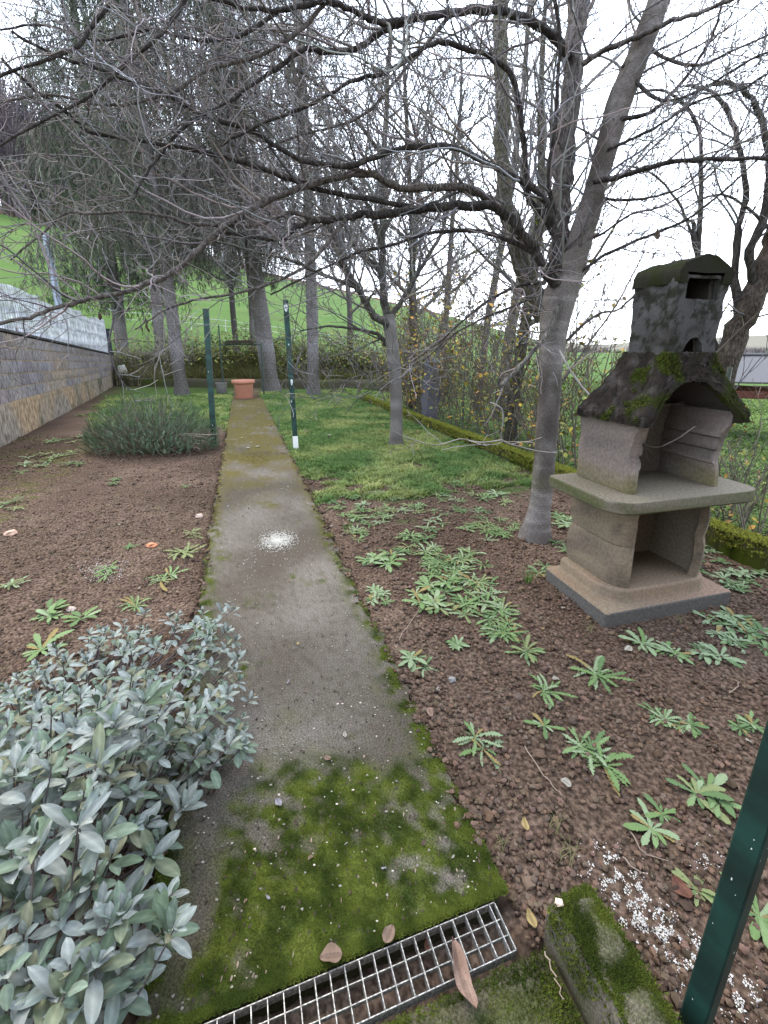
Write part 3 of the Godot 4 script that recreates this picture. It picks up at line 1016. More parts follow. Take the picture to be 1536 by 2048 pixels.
# ------------------------------------------------------------------ retaining wall and fence
var WA := Vector3(-6.25, 0, -7.0)
var WB := Vector3(-11.77, 0, -19.64)
func wall_pt(u: float, y: float, out := 0.0) -> Vector3:
	var e := (WB - WA).normalized()
	var p := WA + e * u + Vector3(-e.z, 0, e.x) * out
	p.y = y
	return p
func wall_top(u: float) -> float:
	return 1.88 - 0.58 * u / 13.79
func make_wall() -> void:
	var at := wall_pt(6.0, 0.0)
	var t := thing("retaining_wall", "grey concrete block retaining wall with ochre stained footing", "wall", at)
	var u0 := -3.0
	var u1 := 13.79
	# core behind the blocks
	var mb := MB.new()
	var n := 60
	for k in n:
		var a := lerpf(u0, u1 - 0.01, float(k) / n)
		var b := lerpf(u0, u1 - 0.01, float(k + 1) / n)
		var c := Color(0.40, 0.31, 0.22)
		mb.quad(wall_pt(a, -0.4, -0.014), wall_pt(b, -0.4, -0.014), wall_pt(b, wall_top(b) - 0.03, -0.014), wall_pt(a, wall_top(a) - 0.03, -0.014), c)
	mb.quad(wall_pt(u1, -0.4, 0.0), wall_pt(u1, -0.4, -0.3), wall_pt(u1, wall_top(u1), -0.3), wall_pt(u1, wall_top(u1), 0.0), Color(0.2, 0.15, 0.1))
	mb.quad(wall_pt(u0, -0.4, -0.3), wall_pt(u0, wall_top(u0), -0.3), wall_pt(u1, wall_top(u1), -0.3), wall_pt(u1, -0.4, -0.3), Color(0.2, 0.15, 0.1))
	part(t, "mortar", mb.done(at), M.block)
	# footing, rendered and stained
	mb = MB.new()
	var nu := 150
	var nv := 12
	var grid := []
	for k in nu + 1:
		var u := lerpf(u0, u1 + 0.02, float(k) / nu)
		var top := wall_top(u) - (1.27 - 0.032 * u)
		var col := []
		for j in nv + 1:
			var y := lerpf(-0.3, top, float(j) / nv)
			col.append(wall_pt(u, y, 0.012 + 0.015 * nz.get_noise_2d(u * 40.0, y * 40.0)))
		col.append(wall_pt(u, top + 0.004, -0.016))
		grid.append(col)
	for k in nu:
		for j in nv + 1:
			mb.quad(grid[k][j], grid[k + 1][j], grid[k + 1][j + 1], grid[k][j + 1], Color.WHITE)
	smooth(mb, 60.0)
	stain(mb, func(p, q, c):
		var e := Color(0.39, 0.325, 0.25).lerp(Color(0.32, 0.275, 0.225), clampf(0.5 + n3(p, 30.0) * 1.4, 0, 1))
		e = e.lerp(Color(0.48, 0.33, 0.19), clampf(n3(p, 18.0, 40.0) * 2.2 - 0.15, 0, 0.7))
		return e.lerp(Color(0.10, 0.105, 0.05), clampf(n3(Vector3(p.x, p.y * 0.4, p.z), 55.0, 9.0) * 2.2 - 0.35, 0, 0.75)))
	part(t, "footing", mb.done(at), M.block)
	# blocks, each its own piece
	for row in 5:
		var u := u0 - (0.27 if row % 2 == 1 else 0.0)
		while u < u1 - 0.1:
			var a := maxf(u, u0) + 0.009
			var b := minf(u + 0.54, u1) - 0.009
			var f0 := row / 5.0
			var f1 := (row + 1) / 5.0
			mb = MB.new()
			var out := rng.randf_range(-0.004, 0.004)
			var tone := jit(Color(0.29, 0.262, 0.262), 0.22)
			var nx := 5
			var ny := 3
			var g := []
			for i in nx + 1:
				var uu := lerpf(a, b, float(i) / nx)
				var hh := 1.25 - 0.032 * uu
				var col := []
				for j in ny + 1:
					var y := wall_top(uu) - 0.02 - hh * lerpf(f1, f0, float(j) / ny)
					if j == 0: y += 0.014
					if j == ny: y -= 0.014
					col.append(wall_pt(uu, y, out + nz.get_noise_2d(uu * 90.0, y * 90.0) * 0.004 - (0.004 if i == 0 or i == nx or j == 0 or j == ny else 0.0)))
				g.append(col)
			for i in nx:
				for j in ny:
					mb.quad(g[i][j], g[i + 1][j], g[i + 1][j + 1], g[i][j + 1], tone)
			var back := (wall_pt(0, 0, -0.02) - wall_pt(0, 0, 0))
			for i in nx:
				mb.quad(g[i][0], g[i][0] + back, g[i + 1][0] + back, g[i + 1][0], tone)
				mb.quad(g[i][ny] + back, g[i][ny], g[i + 1][ny], g[i + 1][ny] + back, tone)
			for j in ny:
				mb.quad(g[0][j] + back, g[0][j], g[0][j + 1], g[0][j + 1] + back, tone)
				mb.quad(g[nx][j], g[nx][j] + back, g[nx][j + 1] + back, g[nx][j + 1], tone)
			stain(mb, func(p, q, c):
				var e: Color = c.lerp(Color(0.36, 0.32, 0.29), clampf(n3(p, 60.0) * 1.2, 0, 0.7))
				return e.lerp(Color(0.42, 0.33, 0.23), clampf(n3(p, 22.0, 5.0) * 2.0 - 0.25 + (0.3 if row > 2 else -0.2), 0, 0.7)))
			part(t, "block", mb.done(at), M.block)
			u += 0.54
	# coping
	mb = MB.new()
	var e := (WB - WA).normalized()
	var p0 := wall_pt(u0, wall_top(u0) + 0.012, -0.12)
	var p1 := wall_pt(u1 + 0.02, wall_top(u1 + 0.02) + 0.012, -0.12)
	var bx := Basis((p1 - p0).normalized(), Vector3.UP, Vector3(-e.z, 0, e.x)).orthonormalized()
	mb.box(Transform3D(bx, (p0 + p1) * 0.5), Vector3(p0.distance_to(p1), 0.05, 0.3), Color(0.1, 0.095, 0.095), 0.006)
	part(t, "coping", mb.done(at), M.block)

	# the white fence on the wall
	at = wall_pt(6.0, wall_top(6.0), -0.1)
	t = thing("picket_fence", "white slatted panel fence standing on the block retaining wall", "fence", at)
	var white := Color(0.72, 0.74, 0.78)
	var ftop := 2.72
	var out2 := -0.12
	var nrm := Vector3(-e.z, 0, e.x)
	var upb := Basis(e, Vector3.UP, -nrm)
	var u := u0
	while u < u1 - 0.15:
		mb = MB.new()
		var y0 := wall_top(u) + 0.035
		var y1 := ftop + 0.02 * sin(u * 3.0) - (0.10 if int((u - u0) / 2.4) % 2 == 1 else 0.0)
		mb.box(Transform3D(upb, wall_pt(u + 0.03, (y0 + y1) * 0.5, out2)), Vector3(0.085, y1 - y0, 0.009), jit(white, 0.08), 0.002)
		part(t, "slat", mb.done(at), M.white)
		u += 0.14
	for k in 3:
		var f: float = [0.08, 0.46, 0.8][k]
		var ua := u0
		while ua < u1 - 0.2:
			var ub := minf(ua + 2.4, u1 - 0.1)
			var ya := lerpf(wall_top(ua) + 0.04, ftop, f)
			var yb := lerpf(wall_top(ub) + 0.04, ftop, f)
			var q0 := wall_pt(ua + 0.05, ya, out2 - 0.012)
			var q1 := wall_pt(ub - 0.05, yb, out2 - 0.012)
			mb = MB.new()
			mb.box(Transform3D(Basis((q1 - q0).normalized(), Vector3.UP, -nrm).orthonormalized(), (q0 + q1) * 0.5), Vector3(q0.distance_to(q1), 0.10, 0.012), jit(Color(0.5, 0.55, 0.64), 0.06), 0.003)
			part(t, "rail", mb.done(at), M.white)
			ua += 2.4
	var ue := u0
	while ue < u1:
		mb = MB.new()
		mb.box(Transform3D(upb, wall_pt(ue, (wall_top(ue) + ftop) * 0.5, out2 - 0.07)), Vector3(0.07, ftop - wall_top(ue) - 0.03, 0.07), Color(0.5, 0.54, 0.6), 0.004)
		part(t, "post", mb.done(at), M.white)
		ue += 2.4
	# dark post closing the wall
	at = wall_pt(13.72, wall_top(13.7) + 0.03, -0.1)
	mb = MB.new()
	mb.box(Transform3D(upb, Vector3(0, 0.5, 0)), Vector3(0.26, 1.0, 0.2), Color(0.09, 0.095, 0.11), 0.01)
	mb.box(Transform3D(upb, Vector3(0, 1.02, 0)), Vector3(0.32, 0.05, 0.26), Color(0.07, 0.075, 0.085), 0.008)
	single("gate_pillar", mb.done(), M.block, at, "dark slate pillar closing the end of the white fence", "pillar")
	# street pole behind
	var a := zp(123, 640, -15.5)
	var b := zp(90, 468, -15.5)
	at = Vector3(a.x + (a.x - b.x) * 0.7, hill(a.x, -15.5), -15.5)
	mb = MB.new()
	mb.tube(PackedVector3Array([Vector3.ZERO, (a - at), (b - at)]), PackedFloat32Array([0.12, 0.11, 0.10]), 12, Color(0.36, 0.42, 0.52), true)
	var pole := thing("utility_pole", "bluish steel pole leaning behind the white fence", "pole", at)
	part(pole, "shaft", mb.done(), M.steel)
	mb = MB.new()
	mb.tube(PackedVector3Array([(b - at) + Vector3(0, -0.02, 0), (b - at) + Vector3(-0.005, 0.03, 0)]), PackedFloat32Array([0.112, 0.105]), 12, Color(0.3, 0.34, 0.42), true)
	part(pole, "end_cap", mb.done(), M.steel)

# ------------------------------------------------------------------ posts, pot and other small things
func angle_post(called: String, label: String, foot: Vector3, top: Vector3, size: float, turn: float, white_foot: float, chips: Array) -> void:
	var t := thing(called, label, "post", foot)
	var up := (top - foot).normalized()
	var x := Vector3(cos(turn), 0, -sin(turn))
	x = (x - up * x.dot(up)).normalized()
	var b := Basis(x, up, x.cross(up))
	var len := foot.distance_to(top)
	var green := Color(0.012, 0.062, 0.048)
	var th := size * 0.13
	var mb := MB.new()
	mb.box(Transform3D(b, up * (len * 0.5 - 0.05)), Vector3(size, len + 0.1, th), green, th * 0.25)
	part(t, "flange", mb.done(), M.paint)
	mb = MB.new()
	mb.box(Transform3D(b, up * (len * 0.5 - 0.05) + b * Vector3(size * 0.5 - th * 0.5, 0, -size * 0.5 - th * 0.5)), Vector3(th, len + 0.098, size), green, th * 0.25)
	part(t, "flange", mb.done(), M.paint)
	if white_foot > 0.0:
		mb = MB.new()
		mb.box(Transform3D(b, up * (white_foot * 0.5)), Vector3(size * 1.05, white_foot, th * 1.5), Color(0.7, 0.7, 0.68), th * 0.2)
		part(t, "white_paint", mb.done(), M.chip)
	for c in chips:      # worn flecks where the paint has come off: [height, across, size]
		mb = MB.new()
		var o := up * float(c[0]) + b * Vector3((c[1] - 0.5) * size * 0.86, 0, th * 0.5 + 0.0006)
		var r: float = c[2]
		var ring := []
		for k in 7:
			var g := TAU * k / 7
			ring.append(o + b * Vector3(cos(g) * r * rng.randf_range(0.3, 0.6), sin(g) * r * rng.randf_range(0.7, 1.3), 0))
		for k in 7:
			mb.face(o + b * Vector3(0, 0, 0.0004), ring[k], ring[(k + 1) % 7], Color(0.62, 0.64, 0.62))
		part(t, "paint_chip", mb.done(), M.chip)

func make_posts() -> void:
	var f := gp(428, 893, -0.03)
	var tp := zp(411, 617, f.z)
	angle_post("metal_post", "dark green metal post beside the rosemary bush", f, tp, 0.082, 0.25, 0.0, [[0.35, 0.5, 0.012], [1.2, 0.3, 0.01]])
	f = gp(592, 897, -0.02)
	tp = zp(571, 600, f.z)
	angle_post("metal_post", "dark green metal post with white painted foot at the lawn edge", f, tp, 0.078, 0.25, 0.2, [[1.05, 0.6, 0.05], [2.13, 0.5, 0.06], [0.75, 0.2, 0.02], [1.6, 0.5, 0.015]])
	# the near one: foot by the stub wall
	f = gp(1380, 2075, -0.03)
	tp = zp(1592, 1400, f.z)
	tp = f + (tp - f) * 3.4
	var chips := []
	for k in 12:
		chips.append([rng.randf_range(0.05, 0.85), rng.randf(), rng.randf_range(0.0012, 0.0032)])
	var np := thing("metal_post", "dark green square post with chipped paint beside the mossy stub wall", "post", f)
	var up := (tp - f).normalized()
	var bx := (Vector3(0.9, 0, -0.42) - up * Vector3(0.9, 0, -0.42).dot(up)).normalized()
	var bb := Basis(bx, up, bx.cross(up))
	var pm := MB.new()
	pm.box(Transform3D(bb, up * 0.95), Vector3(0.040, 2.0, 0.047), Color(0.011, 0.047, 0.037), 0.0035)
	part(np, "shaft", pm.done(), M.paint)
	for c in chips:
		var fa := -bx if c[1] < 0.6 else bb.z
		var sd := bb.z if c[1] < 0.6 else bx
		var o: Vector3 = up * float(c[0]) + fa * (0.0206 if c[1] < 0.6 else 0.0241) + sd * rng.randf_range(-0.018, 0.018)
		var rr2: float = c[2]
		pm = MB.new()
		var rg := []
		for k in 6:
			var g := TAU * k / 6
			rg.append(o + sd * cos(g) * rr2 * rng.randf_range(0.4, 1.0) + up * sin(g) * rr2 * rng.randf_range(0.7, 1.8))
		for k in 6:
			pm.face(o + fa * 0.0003, rg[k], rg[(k + 1) % 6], Color(0.6, 0.62, 0.6))
		for k in pm.n.size():
			pm.n[k] = fa
		part(np, "paint_chip", pm.done(), M.chip)

	# terracotta planter at the end of the path
	var at := gp(489, 797)
	var t := thing("flower_pot", "large terracotta flower pot on a saucer at the far end of the path", "flower pot", at)
	var clay := Color(0.44, 0.20, 0.135)
	lathe(t, "body", [[0.235, 0.035], [0.245, 0.05], [0.30, 0.46], [0.315, 0.48], [0.34, 0.485], [0.352, 0.50], [0.357, 0.565], [0.35, 0.585], [0.33, 0.585], [0.318, 0.56], [0.29, 0.45]], clay, M.clay, 32)
	lathe(t, "soil", [[0.3, 0.47], [0.15, 0.485], [0.001, 0.48]], Color(0.06, 0.04, 0.03), M.crumb, 20)
	lathe(t, "saucer", [[0.001, 0.002], [0.25, 0.002], [0.285, 0.012], [0.295, 0.06], [0.285, 0.062], [0.27, 0.03], [0.02, 0.03]], Color(0.30, 0.135, 0.095), M.clay, 28)
	# grey bucket behind it
	at = gp(444, 787)
	at.y = ground_y(at.x, at.z)
	t = thing("planter_bucket", "weathered grey concrete bucket behind the terracotta pot", "bucket", at)
	lathe(t, "body", [[0.16, 0.0], [0.17, 0.01], [0.19, 0.36], [0.20, 0.365], [0.205, 0.42], [0.19, 0.425], [0.175, 0.38], [0.15, 0.1]], Color(0.17, 0.165, 0.15), M.concrete, 22)
	lathe(t, "soil", [[0.18, 0.37], [0.001, 0.38]], Color(0.06, 0.045, 0.03), M.crumb, 14)

	# low frame with boards behind the pot
	var l0 := gp(448, 787)
	var l1 := zp(437, 650, l0.z)
	var r0 := gp(528, 790)
	var r1 := zp(522, 688, r0.z)
	t = thing("board_stand", "thin green metal frame carrying old boards behind the terracotta pot", "frame", l0)
	var green := Color(0.03, 0.06, 0.045)
	for e in [[l0, l1], [r0, r1]]:
		var mb := MB.new()
		mb.tube(PackedVector3Array([e[0] - l0 - Vector3(0, 0.2, 0), e[1] - l0]), PackedFloat32Array([0.03, 0.026]), 6, green, true)
		part(t, "upright", mb.done(), M.paint)
	var ca := l1.lerp(l0, 0.28) - l0
	var cb := r1 - l0
	var mb2 := MB.new()
	mb2.tube(PackedVector3Array([ca - (cb - ca) * 0.02, cb + (cb - ca) * 0.02]), PackedFloat32Array([0.024, 0.024]), 6, green, true)
	part(t, "crossbar", mb2.done(), M.paint)
	for k in 2:
		mb2 = MB.new()
		var a := ca.lerp(cb, 0.12 + 0.05 * k) + Vector3(0, 0.055 + 0.055 * k, 0)
		var b := ca.lerp(cb, 0.82 - 0.06 * k) + Vector3(0, 0.055 + 0.05 * k, 0)
		mb2.box(Transform3D(Basis((b - a).normalized(), Vector3.UP, (b - a).normalized().cross(Vector3.UP)).orthonormalized(), (a + b) * 0.5), Vector3(a.distance_to(b), 0.05, 0.16), Color(0.075, 0.065, 0.05), 0.006)
		part(t, "board", mb2.done(), M.wood)
	# white sack by the end of the wall
	at = zp(250, 752, -19.2)
	at.y = ground_y(at.x, at.z)
	var mb3 := MB.new()
	var loops := []
	for k in 6:
		var f2 := k / 5.0
		var o := rounded(-0.21 + 0.02 * f2, 0.21 - 0.04 * f2, -0.12, 0.12, 0.1, 0.1, 4)
		loops.append(ring(o, 0.75 * f2, 1.0 - 0.25 * pow(f2, 4.0)))
	loft(mb3, loops, [Color(0.55, 0.52, 0.45), Color(0.55, 0.53, 0.46), Color(0.55, 0.53, 0.46), Color(0.55, 0.53, 0.46), Color(0.5, 0.5, 0.45), Color(0.5, 0.5, 0.45)])
	smooth(mb3, 60.0)
	var sk := thing("sack", "pale upright sack leaning at the end of the block wall", "sack", at)
	sk.rotation = Vector3(0.0, 0.5, 0.12)
	part(sk, "bag", mb3.done(), M.clay)

func lathe(parent: Node, called: String, prof: Array, col: Color, mat: Material, sides: int) -> MeshInstance3D:
	var mb := MB.new()
	var loops := []
	var cl := []
	for p in prof:
		var o := PackedVector3Array()
		for k in sides:
			var g := -TAU * k / sides
			o.append(Vector3(cos(g) * p[0], p[1], sin(g) * p[0]))
		loops.append(o)
		cl.append(col)
	loft(mb, loops, cl, false)
	smooth(mb, 50.0)
	stain(mb, func(p, q, c): return Color(c.r, c.g, c.b) * (1.0 + n3(p, 25.0) * 0.12))
	return part(parent, called, mb.done(), mat)

func make_back_edge() -> void:
	# low mossy wall closing the garden at the back
	var a := Vector3(-11.6, 0, -18.9)
	var b := Vector3(1.2, 0, -17.9)
	var t := thing("garden_edge_wall", "low dark mossy concrete edging wall in front of the bramble bank", "wall", a.lerp(b, 0.5))
	var mb := MB.new()
	var n := 64
	var e := (b - a).normalized()
	var q := Vector3(-e.z, 0, e.x)
	var loops := []
	var cl := []
	for k in n + 1:
		var p := a.lerp(b, float(k) / n)
		var l := PackedVector3Array()
		for w in [[0.14, -0.3], [0.14, 0.2], [0.12, 0.3], [0.06, 0.34], [-0.06, 0.34], [-0.12, 0.3], [-0.14, -0.3]]:
			var r: Vector3 = Vector3(p.x, w[1], p.z) + q * w[0]
			r += (q * signf(w[0]) + Vector3.UP) * (n3(r, 60.0) * 0.05 if w[1] > 0.0 else 0.0)
			l.append(r)
		loops.append(l)
		cl.append(Color(0.08, 0.075, 0.05))
	loft(mb, loops, cl, false)
	smooth(mb, 60.0)
	for k in mb.n.size():
		if mb.n[k].dot(mb.v[k] - Geometry3D.get_closest_point_to_segment(mb.v[k], a, b)) < 0.0:
			mb.n[k] = -mb.n[k]
	stain(mb, func(p, qq, c): return Color(0.1, 0.09, 0.065).lerp(Color(0.09, 0.11, 0.03), clampf(0.4 + n3(p, 40.0) * 1.6, 0, 1)))
	part(t, "block", mb.done(a.lerp(b, 0.5)), M.path)

# ------------------------------------------------------------------ branches
func bend(start: Vector3, dir: Vector3, length: float, segs: int, wander: float, lift: float) -> PackedVector3Array:
	var o := PackedVector3Array([start])
	var d := dir.normalized()
	var st := length / segs
	var p := start
	for k in segs:
		d = (d + Vector3(rng.randf_range(-1, 1), rng.randf_range(-1, 1), rng.randf_range(-1, 1)) * wander + Vector3(0, lift, 0)).normalized()
		p += d * st
		o.append(p)
	return o
func taper(n: int, r0: float, r1: float, pw_ := 1.0) -> PackedFloat32Array:
	var o := PackedFloat32Array()
	for k in n:
		o.append(lerpf(r0, r1, pow(float(k) / (n - 1), pw_)))
	return o
func side_of(d: Vector3, angle: float, flatten := 0.0) -> Vector3:
	var a := d.cross(Vector3(rng.randf_range(-1, 1), rng.randf_range(-1, 1), rng.randf_range(-1, 1))).normalized()
	a.y *= 1.0 - flatten
	return (d * cos(angle) + a.normalized() * sin(angle)).normalized()
# children along a polyline; P: kids per metre by level, length factor, radii and so on
func sprout(mb: MB, pts: PackedVector3Array, rad: PackedFloat32Array, level: int, P: Dictionary, length: float) -> void:
	var n := pts.size()
	var kids: float = length * P.kids[level]
	var cnt := int(kids) + (1 if rng.randf() < kids - int(kids) else 0)
	for k in cnt:
		var t := lerpf(P.from[level], 1.0, rng.randf())
		var f := t * (n - 1)
		var a := mini(int(f), n - 2)
		var p := pts[a].lerp(pts[a + 1], f - a)
		var d := (pts[a + 1] - pts[a]).normalized()
		var r0 := lerpf(rad[a], rad[a + 1], f - a)
		var cd := side_of(d, rng.randf_range(P.angle[0], P.angle[1]), P.flat)
		cd = (cd + Vector3(0, P.up, 0) * rng.randf()).normalized()
		var cl: float = P.len[level] * rng.randf_range(0.35, 1.15) * (1.0 - 0.45 * t)
		if level == 0 and rng.randf() < 0.2:
			cl *= 1.7
		grow(mb, p, cd, cl, clampf(r0 * P.thin, P.rmin, P.rmax[level]), level + 1, P)
func grow(mb: MB, p: Vector3, d: Vector3, length: float, r: float, level: int, P: Dictionary) -> void:
	var segs := clampi(int(length / P.seg), 2, 14)
	var pts := bend(p, d, length, segs, P.wander, P.lift)
	var r1 := maxf(P.rmin * 0.75, r * 0.3)
	var rad := taper(pts.size(), r, r1)
	var sides := 3 if r < P.rmin * 2.2 else 4 if r < 0.012 else 6
	mb.tube(pts, rad, sides, jit(P.col, 0.55))
	if level < P.levels:
		sprout(mb, pts, rad, level, P, length)
	if P.spur > 0.0:
		var ns := int(length * P.spur * rng.randf_range(0.5, 1.2))
		for k in ns:
			var a := rng.randi_range(1, pts.size() - 1)
			var q := pts[a - 1].lerp(pts[a], rng.randf())
			var sd := side_of((pts[a] - pts[a - 1]).normalized(), rng.randf_range(0.7, 1.4))
			var sl := rng.randf_range(0.012, 0.06)
			mb.tube(PackedVector3Array([q, q + sd * sl]), PackedFloat32Array([P.rmin * 0.9, P.rmin * 0.8]), 3, P.col)
func curve_of(keys: Array, sub := 4) -> PackedVector3Array:      # Catmull-Rom through given points
	var o := PackedVector3Array()
	var n := keys.size()
	for k in n - 1:
		var a: Vector3 = keys[maxi(k - 1, 0)]
		var b: Vector3 = keys[k]
		var c: Vector3 = keys[k + 1]
		var d: Vector3 = keys[mini(k + 2, n - 1)]
		for j in sub:
			o.append(b.cubic_interpolate(c, a, d, float(j) / sub))
	o.append(keys[n - 1])
	return o
func limb_keys(px: Array, z0: float, z1: float) -> Array:
	var o := []
	var n := px.size()
	for k in n:
		o.append(zp(px[k][0], px[k][1], lerpf(z0, z1, float(k) / (n - 1))))
	return o
func plen(p: PackedVector3Array) -> float:
	var s := 0.0
	for k in p.size() - 1:
		s += p[k].distance_to(p[k + 1])
	return s
func limb(t: Node3D, twigs: MB, called: String, keys: Array, r0: float, r1: float, P: Dictionary, mat: Material, col: Color, knots := 0.1, sides := 8) -> void:
	var pts := curve_of(keys, 5)
	for k in range(1, pts.size()):
		pts[k] += Vector3(rng.randf_range(-1, 1), rng.randf_range(-1, 1), rng.randf_range(-1, 1)) * r0 * 0.22
	var rad := taper(pts.size(), r0, r1, 0.8)
	for k in rad.size():
		rad[k] *= 1.0 + rng.randf_range(-knots, knots)
	var mb := MB.new()
	mb.tube(pts, rad, sides, col)
	stain(mb, func(p, q, c): return Color(c.r, c.g, c.b) * (1.0 + nf.get_noise_3d(p.x * 250.0, p.y * 250.0, p.z * 250.0) * 0.5))
	part(t, called, mb.done(t.position), mat)
	sprout(twigs, pts, rad, 0, P, plen(pts))

